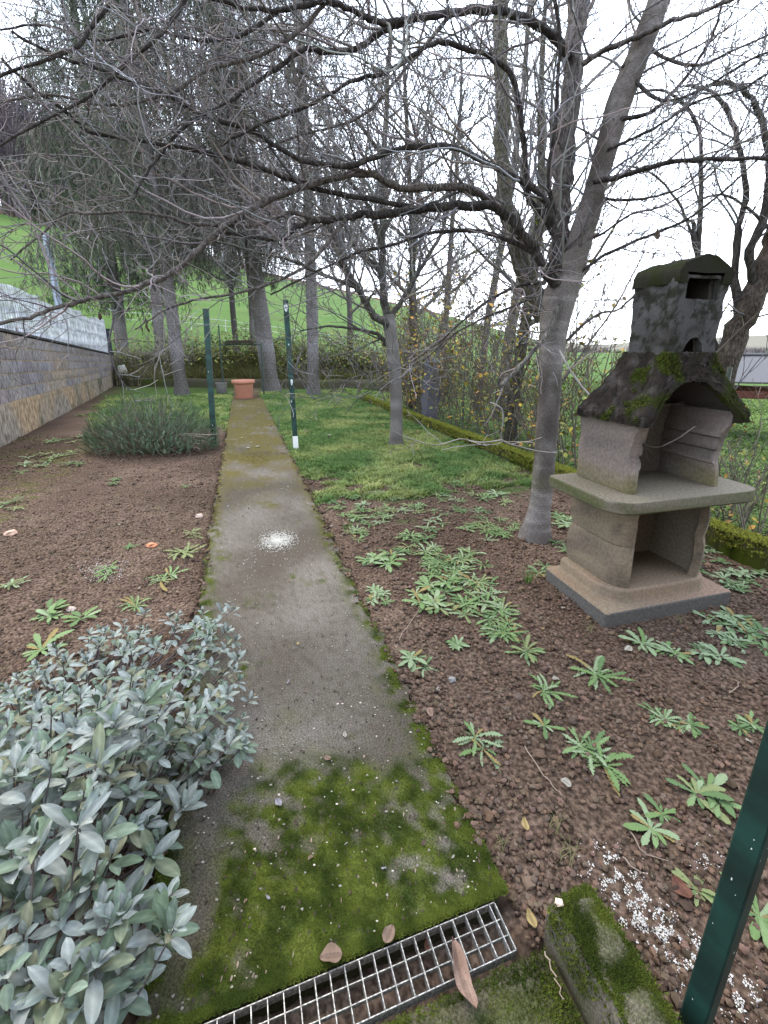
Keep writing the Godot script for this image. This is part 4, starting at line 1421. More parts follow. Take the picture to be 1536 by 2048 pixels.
func make_main_tree() -> void:
	var base := gp(1072, 1066, -0.04)
	var t := thing("cherry_tree", "bare cherry tree forking above head height beside the barbecue", "tree", base)
	var bark := Color(0.215, 0.19, 0.175)
	var dark := Color(0.11, 0.098, 0.092)
	var P := {"kids": [10.2, 7.2, 4.8, 0.0], "from": [0.05, 0.08, 0.1, 0], "angle": [0.45, 1.25], "flat": 0.3, "up": 0.35, "len": [0.95, 0.42, 0.18], "thin": 0.45, "rmin": 0.0024, "rmax": [0.009, 0.0052, 0.0034], "seg": 0.045, "wander": 0.27, "lift": 0.03, "levels": 3, "spur": 4.0, "col": Color(0.205, 0.188, 0.185)}
	var twigs := MB.new()
	# trunk with flared foot
	var keys := [zp(1066, 1090, -3.47), zp(1072, 1060, -3.47), zp(1083, 980, -3.48), zp(1093, 880, -3.5), zp(1101, 760, -3.52), zp(1108, 660, -3.55), zp(1122, 585, -3.57), zp(1148, 515, -3.55), zp(1176, 430, -3.52), zp(1206, 320, -3.48), zp(1238, 210, -3.44), zp(1280, 100, -3.4), zp(1322, -10, -3.37), zp(1370, -130, -3.35)]
	var pts := curve_of(keys, 16)
	var rad := PackedFloat32Array()
	for k in pts.size():
		var h := pts[k].y
		var r := 0.086 + 0.05 * exp(-maxf(h, 0.0) * 9.0) + 0.030 * exp(-pow((h - 1.85) / 0.32, 2.0)) - 0.018 * smoothstep(2.1, 2.9, h)
		rad.append(r * (1.0 + nz.get_noise_1d(h * 60.0) * 0.05))
	var mb := MB.new()
	mb.tube(pts, rad, 30, bark)
	for k in mb.v.size():
		var p := mb.v[k]
		mb.v[k] += mb.n[k] * (n3(p, 120.0) * 0.012 + n3(p, 40.0, 3.0) * 0.014)
	stain(mb, func(p, q, c):
		var e: Color = c.lerp(Color(0.38, 0.35, 0.335), clampf(n3(Vector3(p.x * 0.4, p.y * 2.5, p.z * 0.4), 260.0) * 1.6, 0, 0.8))
		e = e.lerp(Color(0.075, 0.065, 0.055), clampf(n3(Vector3(p.x, p.y * 0.4, p.z), 130.0, 7.0) * 2.2, 0, 0.8))
		return e.lerp(Color(0.12, 0.115, 0.06), clampf(n3(p, 60.0, 20.0) * 1.5 - 0.3, 0, 0.5)))
	part(t, "trunk", mb.done(base), M.bark)
	var upper := pts.slice(110)
	sprout(twigs, upper, rad.slice(110), 0, P, plen(upper))
	# upright stems
	limb(t, twigs, "stem", limb_keys([[1106, 680], [1112, 600], [1116, 530], [1118, 460], [1124, 360], [1136, 250], [1146, 120], [1156, 0], [1168, -140]], -3.56, -3.75), 0.074, 0.064, P, M.oldbark, bark, 0.06, 14)
	limb(t, twigs, "stem", limb_keys([[1092, 640], [1058, 570], [1030, 480], [1010, 400], [1004, 300], [1005, 180], [1000, 40], [998, -80]], -3.75, -4.4), 0.085, 0.05, P, M.oldbark, Color(0.15, 0.14, 0.10), 0.08, 12)
	# limbs: pixel path, depth at root and tip, radii
	var L := [
		[[[1112, 570], [1085, 530], [1052, 478], [1000, 418], [930, 410], [840, 420], [733, 430], [693, 435], [633, 443], [593, 453], [570, 475], [530, 475], [450, 467]], -3.5, -2.9, 0.05, 0.012, 1],
		[[[1000, 414], [960, 388], [905, 372], [800, 375], [735, 346], [650, 360], [550, 395], [450, 452], [370, 525], [310, 562], [250, 582], [180, 598], [115, 615], [40, 640], [-60, 655]], -3.45, -2.3, 0.034, 0.010, 0],
		[[[840, 420], [760, 402], [660, 385], [585, 360], [512, 333], [400, 303], [293, 283], [180, 263], [127, 220], [67, 177], [0, 117]], -3.3, -2.35, 0.022, 0.008, 1],
		[[[700, 434], [690, 440], [660, 480], [627, 520], [587, 547], [533, 570], [467, 588], [400, 598], [330, 620], [270, 660]], -3.2, -2.7, 0.018, 0.005, 0],
		[[[640, 442], [580, 425], [512, 450], [383, 447], [333, 432], [253, 423], [187, 428], [133, 427], [90, 460], [20, 520]], -3.1, -2.4, 0.016, 0.005, 0],
		[[[1095, 560], [1063, 505], [988, 470], [943, 462], [868, 465], [780, 490], [720, 505], [660, 530], [600, 560], [540, 590]], -3.5, -3.0, 0.022, 0.006, 1],
		[[[1090, 566], [1044, 569], [984, 596], [940, 629], [877, 686], [805, 737]], -3.45, -3.1, 0.018, 0.004, 1],
		[[[1085, 585], [1023, 614], [970, 635], [904, 671], [850, 720]], -3.45, -3.0, 0.014, 0.004, 1],
		[[[1140, 115], [1095, 65], [1024, 27], [962, 17], [912, 25], [845, 32], [802, 43], [745, 40], [712, 23], [652, 3], [560, 20], [470, 10], [380, -20]], -3.65, -2.6, 0.038, 0.010, 1],
		[[[810, 42], [765, 63], [725, 90], [690, 103], [645, 103], [612, 97], [562, 130], [507, 167], [467, 197], [383, 243], [333, 293], [293, 347], [267, 400]], -3.2, -2.5, 0.024, 0.006, 1],
		[[[1108, 470], [1080, 420], [1056, 397], [1050, 330], [1044, 260], [1024, 157], [980, 113], [925, 97], [882, 83], [845, 97], [780, 140], [700, 165], [620, 210], [530, 245], [440, 290]], -3.5, -2.8, 0.03, 0.008, 1],
		[[[1110, 430], [1098, 360], [1110, 250], [1116, 150], [1120, 60], [1100, -40]], -3.45, -3.2, 0.022, 0.012, 1],
		[[[1115, 545], [1104, 440], [1075, 385], [1010, 345], [905, 295], [790, 300], [700, 330], [600, 320], [500, 260], [417, 235], [350, 200], [283, 170], [200, 140], [110, 110], [20, 60]], -3.45, -2.4, 0.03, 0.007, 1],
		[[[1187, 363], [1251, 350], [1314, 330], [1391, 320], [1470, 318], [1560, 316]], -3.4, -2.9, 0.024, 0.012, 1],
		[[[1165, 128], [1217, 97], [1291, 67], [1347, 40], [1407, 23], [1480, -10]], -3.5, -3.0, 0.024, 0.012, 0],
		[[[1150, 553], [1210, 510], [1277, 480], [1357, 447], [1387, 430], [1450, 380], [1536, 300]], -3.5, -3.2, 0.016, 0.007, 1],
		[[[1125, 690], [1171, 646], [1203, 626], [1240, 617], [1300, 560], [1350, 520]], -3.6, -3.6, 0.016, 0.006, 0],
		[[[1125, 760], [1147, 731], [1183, 679], [1224, 623], [1260, 560], [1290, 500]], -3.7, -3.9, 0.015, 0.006, 0],
		[[[1118, 608], [1100, 655], [1077, 690], [1035, 738], [1001, 772]], -3.42, -3.2, 0.026, 0.018, 2],
		[[[980, 805], [1003, 818], [1006, 850], [1004, 880], [1040, 893], [1075, 902], [1115, 906]], -3.15, -3.25, 0.008, 0.004, 2],
		[[[1004, 880], [960, 885], [920, 878], [870, 890], [812, 874], [785, 860]], -3.15, -3.1, 0.007, 0.003, 2],
		[[[1118, 700], [1140, 740], [1170, 780], [1205, 812], [1245, 840], [1275, 880], [1310, 895], [1350, 880], [1390, 853]], -3.40, -2.25, 0.010, 0.003, 2],
		[[[1205, 812], [1230, 830], [1215, 900], [1200, 960], [1202, 985]], -2.8, -2.6, 0.004, 0.002, 2],
		[[[1245, 130], [1300, 190], [1350, 200], [1420, 170], [1500, 120], [1580, 90]], -3.4, -3.0, 0.016, 0.007, 1],
		[[[1215, 300], [1260, 280], [1320, 250], [1400, 200], [1480, 180], [1560, 130]], -3.4, -3.0, 0.014, 0.006, 1],
		[[[1180, 390], [1230, 400], [1300, 395], [1370, 370], [1440, 300], [1500, 250]], -3.5, -3.3, 0.014, 0.005, 1],
		[[[1290, 90], [1340, 120], [1400, 130], [1470, 100], [1560, 60]], -3.4, -3.0, 0.016, 0.006, 0],
		[[[1225, 240], [1290, 230], [1340, 190], [1390, 130], [1430, 60], [1450, -20]], -3.4, -3.2, 0.018, 0.006, 1],
		[[[1160, 480], [1200, 470], [1260, 430], [1330, 410], [1420, 350], [1536, 220]], -3.5, -3.4, 0.013, 0.005, 1],
		[[[900, 30], [860, 80], [800, 150], [740, 220], [680, 250], [600, 270], [520, 300]], -3.3, -2.9, 0.016, 0.006, 0],
		[[[560, 20], [480, 70], [400, 80], [300, 60], [200, 80], [90, 50], [0, 60]], -2.9, -2.5, 0.014, 0.005, 1],
		[[[230, -60], [218, 3], [187, 47], [160, 87], [127, 107], [60, 130], [-30, 160]], -2.4, -2.2, 0.014, 0.007, 1],
		[[[380, -20], [330, 60], [260, 120], [180, 190], [90, 240], [0, 290]], -2.6, -2.2, 0.014, 0.006, 1],
		[[[652, 3], [600, 60], [520, 110], [420, 140], [330, 190], [220, 210], [100, 190], [0, 205]], -2.9, -2.4, 0.016, 0.006, 0],
	]
	var low := P.duplicate()
	low.kids = [5.0, 4.0, 2.0, 0.0]
	low.len = [0.42, 0.2, 0.1]
	low.up = 0.1
	low.lift = 0.01
	low.col = Color(0.3, 0.28, 0.26)
	for e in L:
		var c: Color = [bark, dark, Color(0.27, 0.25, 0.225)][e[5]]
		limb(t, twigs, "branch", limb_keys(e[0], e[1], e[2]), e[3] * 0.85, e[4] * 0.85, low if e[5] == 2 else P, M.twig if e[3] < 0.012 else M.oldbark, c, 0.13, 8)
	part(t, "twigs", twigs.done(base, false), M.twig, true)

func ground_at(px: float, py: float) -> Vector3:
	var p := gp(px, py)
	p.y = ground_y(p.x, p.z)
	return p

func make_second_tree() -> void:
	var base := gp(792, 890, -0.03)
	var t := thing("fruit_tree", "smaller bare fruit tree with ringed bark standing on the lawn", "tree", base)
	var bark := Color(0.165, 0.15, 0.14)
	var P := {"kids": [6.5, 5.5, 4.0, 0.0], "from": [0.1, 0.1, 0.1, 0], "angle": [0.5, 1.2], "flat": 0.2, "up": 0.5, "len": [1.5, 0.65, 0.3], "thin": 0.42, "rmin": 0.0048, "rmax": [0.018, 0.010, 0.007], "seg": 0.11, "wander": 0.2, "lift": 0.05, "levels": 3, "spur": 1.2, "col": Color(0.135, 0.125, 0.12)}
	var twigs := MB.new()
	var keys := limb_keys([[793, 905], [792, 885], [793, 820], [789, 740], [782, 670], [776, 630]], -7.1, -7.12)
	var pts := curve_of(keys, 6)
	var rad := PackedFloat32Array()
	for k in pts.size():
		rad.append(0.098 + 0.03 * exp(-maxf(pts[k].y, 0.0) * 10.0) + nz.get_noise_1d(pts[k].y * 90.0) * 0.006)
	var mb := MB.new()
	mb.tube(pts, rad, 18, bark)
	stain(mb, func(p, q, c):
		var e: Color = c.lerp(Color(0.3, 0.28, 0.27), clampf(n3(Vector3(p.x * 0.4, p.y * 2.0, p.z * 0.4), 160.0) * 1.8, 0, 0.8))
		return e.lerp(Color(0.1, 0.085, 0.075), clampf(n3(p, 70.0, 4.0) * 1.6, 0, 0.6)))
	part(t, "trunk", mb.done(base), M.bark)
	var L := [
		[[[777, 660], [768, 590], [764, 520], [765, 430], [768, 330], [775, 200], [780, 60]], -7.1, -7.4, 0.075, 0.03],
		[[[776, 650], [747, 630], [728, 600], [713, 573], [693, 540], [680, 513], [655, 440], [635, 350], [610, 260], [590, 150], [560, 30]], -7.05, -6.3, 0.062, 0.02],
		[[[718, 580], [693, 567], [633, 543], [580, 520], [500, 500], [420, 480], [330, 470]], -6.9, -6.0, 0.032, 0.008],
		[[[768, 560], [752, 530], [733, 515], [700, 480], [690, 450], [660, 380], [640, 300]], -7.1, -6.7, 0.045, 0.012],
		[[[778, 640], [810, 590], [840, 540], [880, 470], [900, 400], [905, 300], [930, 180]], -7.1, -7.4, 0.045, 0.014],
		[[[772, 690], [755, 668], [720, 660], [660, 652], [600, 662]], -7.2, -7.0, 0.04, 0.01],
		[[[765, 470], [800, 400], [850, 340], [900, 300], [960, 240]], -7.2, -7.6, 0.035, 0.01],
		[[[764, 500], [740, 420], [700, 360], [640, 280], [560, 210], [470, 170]], -7.1, -6.2, 0.035, 0.01],
		[[[770, 320], [720, 250], [650, 180], [560, 120], [450, 90]], -7.2, -6.4, 0.03, 0.01],
		[[[785, 760], [750, 780], [715, 800], [690, 830]], -7.05, -6.6, 0.012, 0.004],
		[[[788, 740], [740, 745], [700, 760], [650, 790], [625, 800]], -7.05, -6.4, 0.012, 0.004],
	]
	for e in L:
		limb(t, twigs, "branch", limb_keys(e[0], e[1], e[2]), e[3], e[4], P, M.oldbark, Color(0.13, 0.12, 0.105), 0.1, 8)
	part(t, "twigs", twigs.done(base, false), M.twig, true)

# a whole bare tree grown from its foot
func bare_tree(called: String, label: String, base: Vector3, height: float, r: float, seed_: int, lean: Vector3, rmin: float, col: Color, bare_to := 0.25, density := 1.0, group := "", reach := 1.0, ivy := 0) -> Node3D:
	rng.seed = seed_
	var t := thing(called, label, "tree", base, 0.0, group)
	var segs := 14
	var pts := bend(Vector3(0, -0.2, 0), Vector3.UP + lean, height, segs, 0.07, 0.02)
	var rad := taper(pts.size(), r, r * 0.18)
	rad[0] *= 1.3
	var mb := MB.new()
	mb.tube(pts, rad, 10, col)
	stain(mb, func(p, q, c): return Color(c.r, c.g, c.b) * (1.0 + n3(p, 30.0) * 0.6))
	part(t, "trunk", mb.done(), M.oldbark)
	var P := {"kids": [3.6 * density, 3.6 * density, 2.6 * density, 0.0], "from": [0.15, 0.15, 0.15, 0], "angle": [0.4, 1.0], "flat": 0.0, "up": 0.4, "len": [1.5 * reach, 0.8 * reach, 0.45 * reach], "thin": 0.45, "rmin": rmin, "rmax": [0.03, 0.016, 0.01], "seg": 0.3, "wander": 0.16, "lift": 0.04, "levels": 3, "spur": 0.0, "col": col}
	var twigs := MB.new()
	var n := int(height * 1.6 * density)
	for k in n:
		var f := lerpf(bare_to, 0.97, float(k) / n) * segs
		var a := mini(int(f), segs - 1)
		var p := pts[a].lerp(pts[a + 1], f - a)
		var g := k * 2.4 + rng.randf()
		var d := Vector3(cos(g), rng.randf_range(0.3, 1.1), sin(g)).normalized()
		var ln := height * 0.30 * reach * (1.1 - f / segs) * rng.randf_range(0.7, 1.2) + 0.6
		var lp := bend(p, d, ln, 8, 0.13, 0.05)
		var lr := taper(lp.size(), maxf(rad[a] * 0.5, rmin * 2.0), rmin)
		var lm := MB.new()
		lm.tube(lp, lr, 6, jit(col, 0.2))
		part(t, "branch", lm.done(), M.twig)
		sprout(twigs, lp, lr, 0, P, ln)
	part(t, "twigs", twigs.done(Vector3.ZERO, false), M.twig, true)
	if ivy > 0:
		var xs := []
		var cs := []
		for k in ivy:
			var f := pow(rng.randf(), 1.3) * 0.55 * segs
			var a := int(f)
			var g := rng.randf() * TAU
			var q := Vector3(cos(g), 0, sin(g))
			xs.append(Transform3D(Basis.from_euler(Vector3(rng.randf() * 6.0, rng.randf() * 6.0, rng.randf() * 6.0)).scaled(Vector3.ONE * rng.randf_range(0.6, 1.2)), pts[a].lerp(pts[a + 1], f - a) + q * (rad[a] + rng.randf() * 0.09)))
			cs.append(jit(Color(0.05, 0.062, 0.025) if rng.randf() < 0.7 else Color(0.11, 0.10, 0.04), 0.35))
		copies("ivy", leaf_mesh(0.06, 0.045, 0.2), M.leaf, xs, cs, t)
	return t

func leaf_mesh(len: float, wd: float, curl: float, segs := 4) -> ArrayMesh:
	var mb := MB.new()
	var rows := []
	for a in segs + 1:
		var f := float(a) / segs
		var w := wd * 0.5 * sin(PI * pow(f, 0.8)) + 0.0008
		var y := curl * len * (f * f) * -0.6
		var z := -len * f
		var q := Vector3(0, 1, -curl * f).normalized()
		rows.append([mb.vert(Vector3(-w, y + w * 0.35, z), (q + Vector3(0.35, 0, 0)).normalized(), Color(1, 1, 1)), mb.vert(Vector3(0, y, z), q, Color(0.9, 0.9, 0.9)), mb.vert(Vector3(w, y + w * 0.35, z), (q + Vector3(-0.35, 0, 0)).normalized(), Color(1, 1, 1))])
	for a in segs:
		for b in 2:
			mb.tri(rows[a][b], rows[a + 1][b], rows[a][b + 1])
			mb.tri(rows[a][b + 1], rows[a + 1][b], rows[a + 1][b + 1])
	return mb.done()

# ------------------------------------------------------------------ spruces
func sprig_mesh(seed_: int) -> ArrayMesh:      # a hanging spray of needles, about 1 m long
	var r := RandomNumberGenerator.new()
	r.seed = seed_
	var mb := MB.new()
	for k in 34:
		var f := pow(r.randf(), 0.8)
		var p := Vector3(0.10 * sin(f * 3.0), -f, 0.05 * sin(f * 5.0))
		var g := r.randf() * TAU
		var d := Vector3(cos(g) * 0.55, -1.0, sin(g) * 0.55).normalized()
		var ln := r.randf_range(0.12, 0.30) * (1.15 - 0.5 * f)
		var across := d.cross(Vector3(sin(g), 0.2, -cos(g))).normalized() * r.randf_range(0.007, 0.014)
		var tone := r.randf_range(0.6, 1.25)
		var c := Color(tone, tone, tone)
		var e := p + d * ln
		var m := p + d * ln * 0.5
		var q := (Vector3(cos(g), 0.5, sin(g))).normalized()
		var k0 := mb.vert(p, q, c)
		mb.vert(m - across, q, c); mb.vert(m + across, q, c); mb.vert(e, q, c)
		mb.tri(k0, k0 + 1, k0 + 2); mb.tri(k0 + 1, k0 + 3, k0 + 2)
	mb.tube(PackedVector3Array([Vector3.ZERO, Vector3(0.09, -0.4, 0.04), Vector3(0.02, -0.95, -0.03)]), PackedFloat32Array([0.008, 0.006, 0.003]), 3, Color(1.3, 1.1, 0.95))
	return mb.done()
func spruce(label: String, base: Vector3, r: float, lean: Vector3, height: float, from: float, reach: float, seed_: int, green: float) -> void:
	rng.seed = seed_
	var t := thing("spruce_tree", label, "tree", base)
	var top := lean * height + Vector3(0, height, 0)
	var pts := PackedVector3Array()
	for k in 13:
		var f := k / 12.0
		pts.append(Vector3(lean.x * height * f, height * f - 0.3, lean.z * height * f) + Vector3(sin(f * 7.0) * 0.05, 0, 0))
	var rad := taper(13, r, r * 0.22)
	rad[0] *= 1.25
	var mb := MB.new()
	var fine := curve_of(Array(pts), 6)
	mb.tube(fine, taper(fine.size(), r, r * 0.22), 16, Color(0.24, 0.22, 0.215))
	for k in mb.v.size():
		mb.v[k] += mb.n[k] * (n3(mb.v[k], 50.0) * 0.04)
		if mb.v[k].y < 0.35:
			mb.v[k] += mb.n[k] * (0.35 - mb.v[k].y) * 0.22
	stain(mb, func(p, q, c):
		var e: Color = c.lerp(Color(0.36, 0.34, 0.34), clampf(n3(p, 45.0) * 1.8, 0, 0.8))
		return e.lerp(Color(0.11, 0.10, 0.07), clampf(n3(Vector3(p.x, p.y * 0.5, p.z), 30.0, 9.0) * 2.0, 0, 0.7)))
	part(t, "trunk", mb.done(), M.oldbark)
	var xs := []
	var cs := []
	var n := int((height - from) * 6.5)
	for k in n:
		var h := lerpf(from, height * 0.97, float(k) / n)
		var f := h / height
		var o := pts[0].lerp(pts[12], f)
		o.y = h
		var g := k * 2.39996 + rng.randf_range(-0.3, 0.3)
		var ln := reach * pow(1.0 - f, 0.55) * rng.randf_range(0.65, 1.1)
		var d := Vector3(cos(g), 0, sin(g))
		var sp := PackedVector3Array()
		for j in 9:
			var u := j / 8.0
			sp.append(o + d * ln * u + Vector3(0, ln * (0.10 * u - 0.42 * u * u + 0.14 * u * u * u), 0) + Vector3(rng.randf_range(-1, 1), rng.randf_range(-1, 1), rng.randf_range(-1, 1)) * 0.05 * u)
		var bm := MB.new()
		bm.tube(sp, taper(9, 0.032, 0.008), 4, jit(Color(0.13, 0.115, 0.105), 0.3))
		part(t, "branch", bm.done(), M.twig)
		var live := clampf(green + nz.get_noise_2d(k * 9.0, seed_) * 0.5 + f * 0.35, 0.05, 1.0)
		var cnt := int(ln * (9.5 if seed_ < 504 else 5.5))
		for j in cnt:
			var u := lerpf(0.16, 1.0, float(j) / cnt) * 8.0
			var a := mini(int(u), 7)
			var p := sp[a].lerp(sp[a + 1], u - a) + Vector3(-d.z, 0, d.x) * rng.randf_range(-0.35, 0.35) * (1.0 - absf(u / 8.0 - 0.6))
			var s := rng.randf_range(0.45, 1.15) * (1.0 if seed_ < 504 else 1.45)
			xs.append(Transform3D(Basis.from_euler(Vector3(rng.randf_range(-0.35, 0.35), rng.randf() * 6.0, rng.randf_range(-0.35, 0.35))).scaled(Vector3(s * 0.9, s, s * 0.9)), p))
			cs.append(jit(Color(0.155, 0.138, 0.13).lerp(Color(0.055, 0.08, 0.04), live), 0.35))
	copies("foliage", sprig_mesh(seed_), M.needle, xs, cs, t)

# ------------------------------------------------------------------ shrubs
func shrub(called: String, label: String, base: Vector3, height: float, spread: float, stems: int, seed_: int, stem_col: Color, leaves: int, leaf_cols: Array, leaf_size: float, rmin: float, group := "", arch := 0.0) -> void:
	rng.seed = seed_
	var t := thing(called, label, "shrub", base, 0.0, group)
	var P := {"kids": [5.0, 4.0, 0.0], "from": [0.2, 0.2, 0], "angle": [0.35, 1.0], "flat": 0.0, "up": 0.3, "len": [0.55, 0.25], "thin": 0.55, "rmin": rmin, "rmax": [0.009, 0.005], "seg": 0.12, "wander": 0.2, "lift": 0.02, "levels": 2, "spur": 0.0, "col": stem_col}
	var mb := MB.new()
	var spots := []
	for k in stems:
		var g := rng.randf() * TAU
		var o := Vector3(cos(g), 0, sin(g)) * spread * 0.55 * sqrt(rng.randf())
		var d := (Vector3(cos(g), 0, sin(g)) * rng.randf_range(0.05, 0.5) + Vector3.UP).normalized()
		var ln := height * rng.randf_range(0.55, 1.15)
		var pts := bend(o - Vector3(0, 0.15, 0), d, ln, 9, 0.1, -arch)
		var rad := taper(pts.size(), rng.randf_range(0.006, 0.013), rmin)
		mb.tube(pts, rad, 4, jit(stem_col, 0.3))
		sprout(mb, pts, rad, 0, P, ln)
		for j in range(2, pts.size()):
			spots.append(pts[j])
	part(t, "stems", mb.done(), M.twig, true)
	var xs := []
	var cs := []
	for k in leaves:
		var p: Vector3 = spots[rng.randi_range(0, spots.size() - 1)]
		p += Vector3(rng.randf_range(-1, 1), rng.randf_range(-1, 0.6), rng.randf_range(-1, 1)) * 0.28
		if p.y < 0.02:
			p.y = rng.randf() * 0.3
		var s := rng.randf_range(0.6, 1.3)
		xs.append(Transform3D(Basis.from_euler(Vector3(rng.randf_range(-0.9, 0.9), rng.randf() * 6.0, rng.randf_range(-0.9, 0.9))).scaled(Vector3(s, s, s)), p))
		cs.append(jit(leaf_cols[rng.randi_range(0, leaf_cols.size() - 1)], 0.3))
	if leaves > 0:
		copies("foliage", leaf_mesh(leaf_size, leaf_size * 0.6, 0.4, 3), M.leaf, xs, cs, t)

func make_background() -> void:
	# spruces behind the pot
	spruce("spruce with pale straight trunk in front of the bramble bank beside the block wall", ground_at(365, 790), 0.215, Vector3(-0.035, 0, 0), 21.0, 4.8, 4.8, 501, 0.4)
	spruce("thick leaning spruce trunk growing behind the terracotta pot", ground_at(545, 782), 0.315, Vector3(-0.10, 0, -0.02), 23.0, 5.2, 4.4, 502, 0.15)
	spruce("slender upright spruce trunk at the back of the lawn", ground_at(627, 790), 0.2, Vector3(0.0, 0, -0.02), 22.0, 5.0, 3.6, 503, 0.05)
	spruce("dark spruce hanging over the meadow behind the white fence", Vector3(-15.0, 1.2, -26.0), 0.35, Vector3(0.0, 0, 0), 22.0, 3.2, 5.2, 504, 0.75)
	spruce("tall dim spruce standing between the others behind the bramble bank", Vector3(-8.5, 1.4, -30.0), 0.33, Vector3.ZERO, 26.0, 5.5, 5.2, 505, 0.35)
	spruce("olive tinged spruce at the edge of the hill meadow above the pillar", Vector3(-11.8, 1.5, -24.0), 0.28, Vector3.ZERO, 20.0, 4.4, 4.0, 507, 0.6)
	var grey := Color(0.14, 0.125, 0.12)
	var b := pw(6.2, 4.2)
	b.y = ground_y(b.x, b.z)
	bare_tree("hedgerow_tree", "dark ivy clad tree just behind the cherry tree", b, 7.0, 0.11, 601, Vector3(-0.05, 0, 0), 0.005, Color(0.10, 0.09, 0.075), 0.3, 1.0, "", 0.9, 500)
	b = zp(828, 800, -12.0); b.y = ground_y(b.x, b.z)
	bare_tree("hedgerow_tree", "ivy covered tree rising through yellow leaves at the end of the hedge", b, 9.0, 0.125, 602, Vector3(0.05, 0, 0), 0.008, Color(0.10, 0.09, 0.08), 0.28, 1.0, "", 1.0, 900)
	b = zp(1000, 800, -11.0); b.y = ground_y(b.x, b.z)
	bare_tree("poplar_tree", "tall slim straight grey poplar in the hedgerow", b, 15.0, 0.145, 603, Vector3(0.0, 0, 0), 0.008, Color(0.17, 0.155, 0.15), 0.3, 0.9, "", 0.6)
	b = zp(955, 790, -13.0); b.y = ground_y(b.x, b.z)
	bare_tree("poplar_tree", "thinner crooked poplar beside the tall straight one", b, 14.0, 0.115, 604, Vector3(-0.03, 0, 0), 0.009, Color(0.15, 0.135, 0.13), 0.3, 0.9, "", 0.7)
	b = zp(880, 780, -16.0); b.y = ground_y(b.x, b.z)
	bare_tree("hedgerow_tree", "bare tree with spreading fine twigs behind the hedge of yellow leaves", b, 12.0, 0.13, 605, Vector3(0.05, 0, 0), 0.011, grey, 0.2, 1.0)
	b = zp(700, 740, -24.0); b.y = ground_y(b.x, b.z)
	bare_tree("field_tree", "bare field tree nearest the bramble bank on the meadow", b, 15.0, 0.17, 606, Vector3.ZERO, 0.015, grey, 0.2, 0.9, "trees on the meadow")
	b = zp(820, 720, -32.0); b.y = ground_y(b.x, b.z)
	bare_tree("field_tree", "bare field tree farther out on the meadow behind the poplars", b, 19.0, 0.2, 607, Vector3.ZERO, 0.018, grey, 0.2, 0.9, "trees on the meadow", 1.2)
	b = zp(470, 660, -30.0); b.y = ground_y(b.x, b.z)
	bare_tree("field_tree", "tall bare field tree between the spruces on the meadow slope", b, 22.0, 0.2, 608, Vector3.ZERO, 0.018, grey, 0.2, 0.9, "trees on the meadow", 1.2)
	# willow leaning behind the barbecue
	var wb := zp(1424, 800, -5.2)
	wb.y = ground_y(wb.x, wb.z)
	var t := thing("willow_tree", "rough barked willow leaning over the wire fence behind the barbecue", "tree", wb)
	rng.seed = 611
	var P := {"kids": [4.0, 4.0, 3.0, 0.0], "from": [0.1, 0.1, 0.1, 0], "angle": [0.4, 1.1], "flat": 0.0, "up": 0.3, "len": [1.3, 0.6, 0.3], "thin": 0.4, "rmin": 0.0042, "rmax": [0.012, 0.008, 0.005], "seg": 0.1, "wander": 0.16, "lift": 0.0, "levels": 3, "spur": 1.0, "col": Color(0.13, 0.12, 0.125)}
	var twigs := MB.new()
	limb(t, twigs, "trunk", limb_keys([[1418, 880], [1432, 800], [1462, 700], [1500, 600], [1535, 520], [1570, 400], [1600, 250], [1620, 100]], -5.2, -5.0), 0.15, 0.09, P, M.oldbark, Color(0.13, 0.105, 0.085), 0.1, 12)
	for e in [
		[[[1480, 650], [1470, 560], [1475, 470], [1490, 380], [1470, 260], [1430, 190], [1370, 170]], -5.2, -5.0, 0.05, 0.012],
		[[[1510, 580], [1500, 500], [1530, 430], [1540, 330], [1520, 230], [1470, 170], [1400, 180], [1370, 220]], -5.1, -4.6, 0.05, 0.012],
		[[[1395, 520], [1400, 420], [1402, 330], [1398, 260], [1370, 210], [1320, 180], [1260, 190]], -5.6, -5.2, 0.03, 0.01],
		[[[1395, 520], [1370, 430], [1330, 370], [1290, 340], [1240, 330]], -5.6, -5.4, 0.02, 0.006],
		[[[1450, 730], [1410, 640], [1395, 520], [1385, 440]], -5.3, -5.6, 0.045, 0.02],
		[[[1550, 470], [1500, 420], [1450, 390], [1400, 400], [1350, 430]], -5.0, -4.8, 0.02, 0.006],
	]:
		limb(t, twigs, "branch", limb_keys(e[0], e[1], e[2]), e[3], e[4], P, M.oldbark, Color(0.12, 0.105, 0.095), 0.12, 8)
	part(t, "twigs", twigs.done(wb, false), M.twig, true)
	# hedge along the kerb
	var yellow := [Color(0.36, 0.27, 0.04), Color(0.33, 0.19, 0.04), Color(0.22, 0.23, 0.05), Color(0.16, 0.17, 0.05), Color(0.19, 0.12, 0.05)]
	var k := 0
	for s in [4.4, 5.3, 6.1, 7.0, 7.9, 8.8, 9.8, 10.9, 12.0, 13.2]:
		var p := pw(s, 4.25 + 0.45 * (k % 2), 0.0)
		p.y = ground_y(p.x, p.z)
		shrub("hedge_shrub", "twiggy hedge shrub with sparse yellow leaves beyond the mossy kerb", p, 2.1 + 0.5 * ((k * 7) % 3) + s * 0.05, 1.0, 19, 700 + k, Color(0.125, 0.105, 0.085), 300 + 90 * (k % 4), yellow, 0.055 + 0.003 * s, 0.0032 + 0.0003 * s, "shrubs of the hedge")
		k += 1
	var gold := [Color(0.55, 0.36, 0.03), Color(0.5, 0.25, 0.05), Color(0.42, 0.36, 0.05)]
	var gb := zp(842, 800, -11.4)
	gb.y = ground_y(gb.x, gb.z)
